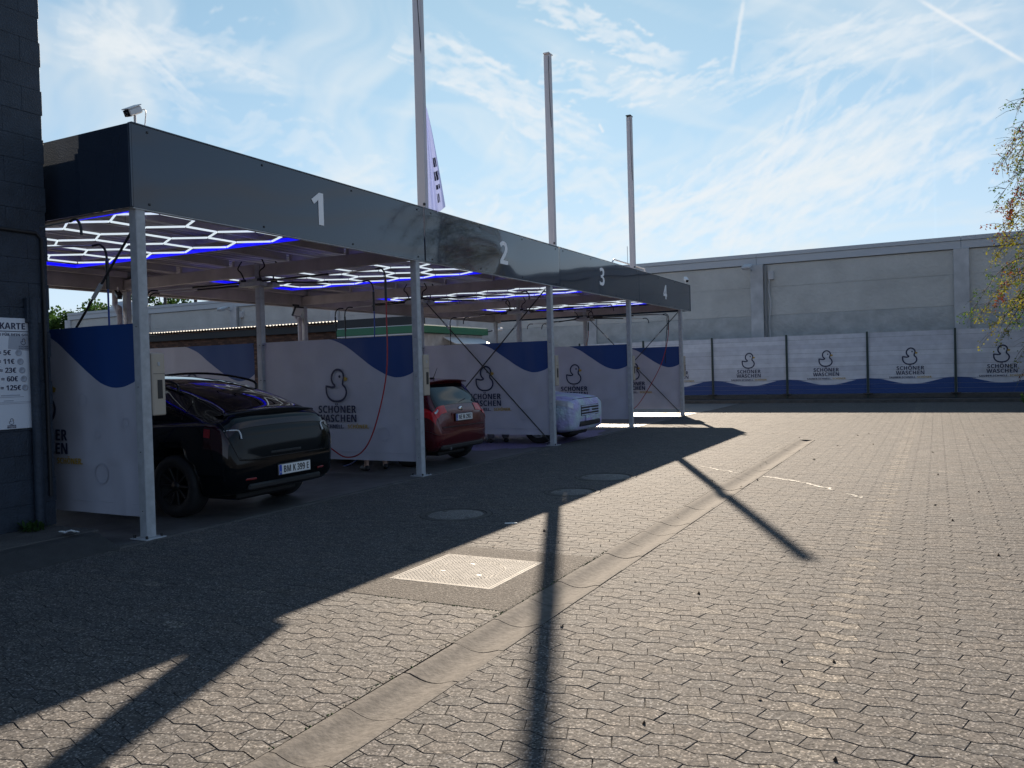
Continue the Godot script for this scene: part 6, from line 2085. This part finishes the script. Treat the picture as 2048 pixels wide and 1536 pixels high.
func foamy_suv(p: Vector3, turn: float):
	var o := thing("foamy_car", "white SUV covered in lilac foam, its front facing out of bay 3", "car", p, turn)
	# here x = 0 is the front bumper: stations run from the nose backwards
	var st := [[0.00, 0.40, 0.60, 0.66, 0.60, 0.64, 0.74, 0.56, 0.84], [0.03, 0.30, 0.70, 0.78, 0.62, 0.76, 0.85, 0.66, 0.95], [0.09, 0.26, 0.78, 0.86, 0.64, 0.83, 0.92, 0.72, 1.01], [0.2, 0.24, 0.81, 0.895, 0.67, 0.86, 0.95, 0.74, 1.045], [0.5, 0.22, 0.83, 0.91, 0.70, 0.87, 0.98, 0.74, 1.085], [1.0, 0.21, 0.85, 0.91, 0.72, 0.875, 1.01, 0.73, 1.14], [1.25, 0.2, 0.85, 0.905, 0.72, 0.875, 1.02, 0.70, 1.22], [1.6, 0.2, 0.85, 0.90, 0.72, 0.87, 1.03, 0.64, 1.44], [2.0, 0.2, 0.85, 0.90, 0.72, 0.87, 1.04, 0.61, 1.58], [2.8, 0.2, 0.85, 0.90, 0.72, 0.865, 1.05, 0.60, 1.61], [3.6, 0.21, 0.85, 0.90, 0.72, 0.865, 1.06, 0.60, 1.56], [3.95, 0.23, 0.83, 0.89, 0.70, 0.855, 1.05, 0.64, 1.36], [4.15, 0.26, 0.80, 0.86, 0.68, 0.83, 1.0, 0.66, 1.13], [4.27, 0.34, 0.7, 0.76, 0.6, 0.72, 0.8, 0.6, 0.9]]
	for q in st:
		for c in [4, 6, 8]: q[c] *= 0.94
	var b := car_body(st, [0.84, 3.45], 0.40, 0.34)
	var n := b.n
	var top := n - 1
	part("body", body_mesh(b), M.foam_paint, o)
	part("windscreen", patch(b, 1.28, 1.98, top - 7, top + 7, 0.004), M.dark_glass, o)
	for w in [[1.7, 2.5], [2.56, 3.5]]:
		part("side_window", patch(b, w[0], w[1], 22, 27, 0.004), M.dark_glass, o)
		part("side_window", patch(b, w[0], w[1], 2 * n - 2 - 27, 2 * n - 2 - 22, 0.004), M.dark_glass, o)
	for s in [-1.0, 1.0]:
		for ax in [0.84, 3.45]:
			wheel(o, Vector3(-ax, 0.34, s * 0.775), 0.34, 0.22, s, M.steel_bright)
		var j0 := 17 if s > 0 else 2 * n - 2 - 22
		part("headlight", patch(b, 0.05, 0.40, j0, j0 + 4, 0.008), M.clear_lens, o)
		var f := Shape.new()
		f.lathe([Vector2(0.0, 0.012), Vector2(0.045, 0.008), Vector2(0.062, -0.004), Vector2(0.062, -0.05)], 16)
		part("fog_lamp", f.done(), M.clear_lens, o, Transform3D(Basis(Vector3(0, -1, 0), Vector3(1, 0, 0), Vector3(0, 0, 1)) , Vector3(-0.035, 0.46, s * 0.66)))
		block("fog_lamp_grille", Vector3(-0.09, 0.41, s * 0.50 - 0.10), Vector3(-0.012, 0.50, s * 0.50 + 0.07), M.trim_black, o, 0.01)
		part("door_mirror", box_mesh(Vector3(0.10, 0.13, 0.19), 0.03), M.foam_paint, o, at(Vector3(-1.55, 1.12, s * 0.98)))
	# grille with bars
	var g := part("grille", box_mesh(Vector3(0.06, 0.24, 1.02), 0.02), M.trim_black, o, at(Vector3(-0.018, 0.675, 0)))
	for k in 4:
		part("grille_bar", box_mesh(Vector3(0.022, 0.024, 0.98), 0.006), M.foam_paint, g, at(Vector3(0.032, -0.09 + k * 0.06, 0)))
	part("grille_badge", box_mesh(Vector3(0.02, 0.10, 0.12), 0.01), M.foam_paint, g, at(Vector3(0.036, 0.0, 0)))
	part("plate_carrier", box_mesh(Vector3(0.02, 0.12, 0.53), 0.005), M.foam_paint, o, at(Vector3(0.016, 0.51, 0)))
	part("lower_intake", box_mesh(Vector3(0.06, 0.11, 1.15), 0.02), M.trim_black, o, at(Vector3(-0.012, 0.40, 0)))
	block("underbody", Vector3(-3.9, 0.15, -0.45), Vector3(-0.25, 0.24, 0.45), M.trim_black, o, 0.03)
	# bonnet shut line
	tube_part("bonnet_edge", smooth_path([Vector3(-0.10, 0.928, -0.70), Vector3(-0.05, 0.935, -0.4), Vector3(-0.045, 0.94, 0.0), Vector3(-0.05, 0.935, 0.4), Vector3(-0.10, 0.928, 0.70)], 5), 0.006, M.trim_black, o, 5)
	# suds on the floor round the car
	var su := structure("floor_suds_marking")
	var s := Shape.new()
	var nn := FastNoiseLite.new()
	nn.seed = 12
	nn.frequency = 0.9
	var c := Vector3(-7.9, 0.0045, -16.9)
	var k := 64
	for i in k:
		var a := TAU * i / k
		var d := TAU * (i + 1) / k
		var ra := 1.0 + 0.35 * nn.get_noise_2d(cos(a) * 2.0, sin(a) * 2.0)
		var rb := 1.0 + 0.35 * nn.get_noise_2d(cos(d) * 2.0, sin(d) * 2.0)
		var pa := c + Vector3(1.05 * cos(a) * (0.9 if cos(a) > 0 else 2.2) * ra, 0, 2.6 * sin(a) * ra)
		var pb := c + Vector3(1.05 * cos(d) * (0.9 if cos(d) > 0 else 2.2) * rb, 0, 2.6 * sin(d) * rb)
		pa.x = min(pa.x, -7.03); pb.x = min(pb.x, -7.03)
		s.tri(c, pb, pa)
	part("suds_sheet", s.done(), M.foam_floor, su)

# ---------------------------------------------------------------- people
# a body is a field of tapered bones joined smoothly and meshed as surface nets

func field_mesh(shape: Shape, bones: Array, cell: float, blend: float):
	var lo := Vector3(INF, INF, INF)
	var hi := -lo
	for b in bones:
		var r: float = max(b[1], b[3]) + cell * 2
		for p in [b[0], b[2]]:
			lo = lo.min(p - Vector3.ONE * r)
			hi = hi.max(p + Vector3.ONE * r)
	var n := Vector3i(((hi - lo) / cell).ceil()) + Vector3i.ONE
	var f := PackedFloat32Array()
	f.resize(n.x * n.y * n.z)
	f.fill(1.0)
	for b in bones:
		var a: Vector3 = b[0]
		var ab: Vector3 = b[2] - a
		var l2: float = max(ab.length_squared(), 1e-9)
		var r: float = max(b[1], b[3]) + blend * 1.5 + cell * 2
		var p0 := Vector3i(((a.min(b[2]) - Vector3.ONE * r - lo) / cell).floor()).clamp(Vector3i.ZERO, n - Vector3i.ONE)
		var p1 := Vector3i(((a.max(b[2]) + Vector3.ONE * r - lo) / cell).ceil()).clamp(Vector3i.ZERO, n - Vector3i.ONE)
		for z in range(p0.z, p1.z + 1):
			for y in range(p0.y, p1.y + 1):
				for x in range(p0.x, p1.x + 1):
					var p := lo + Vector3(x, y, z) * cell
					var t := clampf((p - a).dot(ab) / l2, 0.0, 1.0)
					var d: float = p.distance_to(a + ab * t) - lerpf(b[1], b[3], t)
					var i := (z * n.y + y) * n.x + x
					var o := f[i]
					var h: float = max(blend - absf(o - d), 0.0) / blend
					f[i] = min(o, d) - h * h * blend * 0.25
	var vert := {}
	var sx := 1
	var sy := n.x
	var sz := n.x * n.y
	for z in n.z - 1:
		for y in n.y - 1:
			for x in n.x - 1:
				var i := z * sz + y * sy + x
				var c := [f[i], f[i + 1], f[i + sy], f[i + sy + 1], f[i + sz], f[i + sz + 1], f[i + sz + sy], f[i + sz + sy + 1]]
				var neg := 0
				for v in c: neg += 1 if v < 0 else 0
				if neg == 0 or neg == 8: continue
				var sum := Vector3.ZERO
				var cnt := 0
				for e in [[0, 1], [2, 3], [4, 5], [6, 7], [0, 2], [1, 3], [4, 6], [5, 7], [0, 4], [1, 5], [2, 6], [3, 7]]:
					var va: float = c[e[0]]
					var vb: float = c[e[1]]
					if (va < 0) != (vb < 0):
						var t := va / (va - vb)
						var pa := Vector3(e[0] & 1, (e[0] >> 1) & 1, e[0] >> 2)
						var pb := Vector3(e[1] & 1, (e[1] >> 1) & 1, e[1] >> 2)
						sum += pa.lerp(pb, t)
						cnt += 1
				vert[i] = lo + (Vector3(x, y, z) + sum / cnt) * cell
	shape.smooth(true)
	for i in vert:
		for ax in 3:
			var s1: int = [sx, sy, sz][ax]
			var u: int = [sy, sz, sx][ax]
			var v: int = [sz, sx, sy][ax]
			var j: int = i + s1
			if j >= f.size() or (f[i] < 0) == (f[j] < 0): continue
			if vert.has(i - u) and vert.has(i - v) and vert.has(i - u - v):
				var q := [vert[i - u - v], vert[i - v], vert[i], vert[i - u]]
				if f[i] < 0: shape.quad(q[0], q[1], q[2], q[3])
				else: shape.quad(q[3], q[2], q[1], q[0])
	shape.smooth(false)

func person(label: String, p: Vector3, turn: float, tones: Dictionary):
	var o := thing("person", label, "person", p, turn)
	# joints for a 1.76 m figure facing +z, feet apart, hands forward on the lance
	var hipL := Vector3(0.10, 0.92, 0)
	var kneeL := Vector3(0.13, 0.50, 0.03)
	var ankL := Vector3(0.15, 0.09, -0.01)
	var hipR := Vector3(-0.10, 0.92, 0)
	var kneeR := Vector3(-0.15, 0.50, 0.05)
	var ankR := Vector3(-0.18, 0.09, 0.04)
	var neck := Vector3(0, 1.48, 0.01)
	var head := Vector3(0, 1.64, 0.04)
	var shL := Vector3(0.19, 1.42, 0)
	var shR := Vector3(-0.19, 1.42, 0)
	var elL := Vector3(0.25, 1.16, 0.10)
	var elR := Vector3(-0.25, 1.14, 0.06)
	var haL := Vector3(0.13, 1.10, 0.34)
	var haR := Vector3(-0.14, 1.06, 0.28)
	var bones := [[Vector3(0, 0.98, 0), 0.145, Vector3(0, 1.15, 0.01), 0.13], [Vector3(0, 1.15, 0.01), 0.13, Vector3(0, 1.36, 0), 0.145], [Vector3(0, 1.38, 0), 0.11, neck, 0.06], [neck, 0.058, Vector3(0, 1.57, 0.02), 0.058], [shL, 0.07, shR, 0.07],
		[Vector3(0, 1.67, 0.01), 0.092, Vector3(0, 1.62, 0.03), 0.082], [Vector3(0, 1.58, 0.055), 0.052, Vector3(0, 1.56, 0.06), 0.045], [Vector3(0, 1.635, 0.105), 0.012, Vector3(0, 1.605, 0.125), 0.016], [Vector3(0.088, 1.63, 0.01), 0.014, Vector3(0.09, 1.60, 0.015), 0.010], [Vector3(-0.088, 1.63, 0.01), 0.014, Vector3(-0.09, 1.60, 0.015), 0.010],
		[shL, 0.062, elL, 0.045], [elL, 0.044, haL, 0.028], [shR, 0.062, elR, 0.045], [elR, 0.044, haR, 0.028],
		[hipL, 0.095, kneeL, 0.062], [kneeL, 0.06, ankL, 0.038], [hipR, 0.095, kneeR, 0.062], [kneeR, 0.06, ankR, 0.038],
		[kneeL.lerp(ankL, 0.3) + Vector3(0, 0, -0.03), 0.05, kneeL.lerp(ankL, 0.5) + Vector3(0, 0, -0.02), 0.04], [kneeR.lerp(ankR, 0.3) + Vector3(0, 0, -0.03), 0.05, kneeR.lerp(ankR, 0.5) + Vector3(0, 0, -0.02), 0.04],
		[ankL + Vector3(0, -0.04, -0.03), 0.038, ankL + Vector3(0.03, -0.06, 0.15), 0.026], [ankR + Vector3(0, -0.04, -0.03), 0.038, ankR + Vector3(-0.04, -0.06, 0.15), 0.026]]
	var s := Shape.new()
	field_mesh(s, bones, 0.016, 0.03)
	for sd: float in [1.0, -1.0]:
		var w := haL if sd > 0 else haR
		var d := (w - (elL if sd > 0 else elR)).normalized()
		var side: Vector3 = d.cross(Vector3.UP).normalized() * sd
		var palm := w + d * 0.06
		var hb := [[w, 0.027, palm, 0.03], [w + side * 0.02, 0.018, palm + side * 0.022, 0.017], [w - side * 0.02, 0.018, palm - side * 0.022, 0.017]]
		for k in 4:
			var l: float = [0.036, 0.042, 0.040, 0.030][k]
			var base := palm + side * (0.030 - 0.020 * k) + d * 0.02
			var k1 := base + d * l
			var k2 := k1 + Vector3(0, -l * 0.8, 0) + d * 0.006
			var k3 := k2 - d * l * 0.6 + Vector3(0, -0.008, 0)
			hb.append_array([[base, 0.0095, k1, 0.009], [k1, 0.009, k2, 0.008], [k2, 0.008, k3, 0.007]])
		hb.append_array([[w + side * 0.03 + d * 0.01, 0.012, w + side * 0.055 + d * 0.04 + Vector3(0, -0.02, 0), 0.010], [w + side * 0.055 + d * 0.04 + Vector3(0, -0.02, 0), 0.010, w + side * 0.045 + d * 0.07 + Vector3(0, -0.045, 0), 0.008]])
		field_mesh(s, hb, 0.005, 0.006)
	var body := part("body", s.done(), tones.skin, o)
	var grow := func(list: Array, by: float) -> Array:
		var out := []
		for b in list: out.append([b[0], b[1] + by, b[2], b[3] + by])
		return out
	s = Shape.new()
	field_mesh(s, grow.call([[Vector3(0, 0.94, 0), 0.15, Vector3(0, 1.15, 0.01), 0.135], bones[1], [Vector3(0, 1.36, 0), 0.13, Vector3(0, 1.43, 0), 0.085], bones[4], [shL, 0.066, shL.lerp(elL, 0.75), 0.056], [shR, 0.066, shR.lerp(elR, 0.75), 0.056]], 0.014), 0.018, 0.03)
	part("shirt", s.done(), tones.shirt, body)
	s = Shape.new()
	var leg: float = tones.trouser_to
	field_mesh(s, grow.call([[Vector3(-0.06, 0.95, 0), 0.12, Vector3(0.06, 0.95, 0), 0.12], [hipL, 0.10, kneeL, 0.072], [hipR, 0.10, kneeR, 0.072], [kneeL, 0.07, kneeL.lerp(ankL, leg), 0.06], [kneeR, 0.07, kneeR.lerp(ankR, leg), 0.06]], 0.016), 0.018, 0.025)
	part("trousers", s.done(), tones.trousers, body)
	for a in [[ankL, 0.03], [ankR, -0.04]]:
		s = Shape.new()
		field_mesh(s, [[a[0] + Vector3(0, -0.05, -0.04), 0.045, a[0] + Vector3(a[1], -0.062, 0.16), 0.036], [a[0] + Vector3(a[1] * 0.4, -0.045, 0.06), 0.044, a[0] + Vector3(a[1], -0.062, 0.17), 0.034]], 0.009, 0.02)
		part("shoe", s.done(), tones.shoe, body, Transform3D(Basis.from_scale(Vector3(1, 1, 1)), Vector3(0, 0.012, 0)))
	s = Shape.new()
	field_mesh(s, [[Vector3(0, 1.70, -0.005), 0.096, Vector3(0, 1.66, -0.025), 0.094]], 0.010, 0.02)
	part("hair", s.done(), tones.hair, body)
	# eyes and mouth
	for sd: float in [-1.0, 1.0]:
		var e := Shape.new()
		e.lathe([Vector2(0.0, -0.010), Vector2(0.008, -0.006), Vector2(0.011, 0.0), Vector2(0.008, 0.006), Vector2(0.0, 0.010)], 10)
		part("eye", e.done(), M.bolt, body, at(Vector3(sd * 0.032, 1.64, 0.098)))
	part("mouth", box_mesh(Vector3(0.045, 0.008, 0.012), 0.003), tones.lips, body, at(Vector3(0, 1.572, 0.103)))

func people():
	var skin := mat("skin", lin(0.36, 0.22, 0.16), 0.6)
	var lips := mat("lips", lin(0.28, 0.10, 0.09), 0.5)
	var hair := mat("hair", lin(0.02, 0.014, 0.01), 0.7)
	var shoe := mat("shoe_dark", lin(0.012, 0.010, 0.012), 0.6)
	var boots := mat("boot_black", lin(0.008, 0.008, 0.009), 0.5)
	var grey := mat("shirt_grey", lin(0.20, 0.20, 0.22), 0.9)
	var shorts := mat("shorts_dark", lin(0.03, 0.035, 0.05), 0.9)
	var work := mat("work_trousers", lin(0.16, 0.15, 0.17), 0.9)
	person("person in shorts and dark shoes, only their feet showing under the duck banner", Vector3(-8.23, 0.0, -10.98), -2.2, {"skin": skin, "shirt": grey, "trousers": shorts, "shoe": shoe, "hair": hair, "lips": lips, "trouser_to": 0.05})
	person("person in grey trousers and black boots, feet showing beside the foamy car", Vector3(-8.55, 0.0, -15.82), -2.6, {"skin": skin, "shirt": shorts, "trousers": work, "shoe": boots, "hair": hair, "lips": lips, "trouser_to": 0.85})
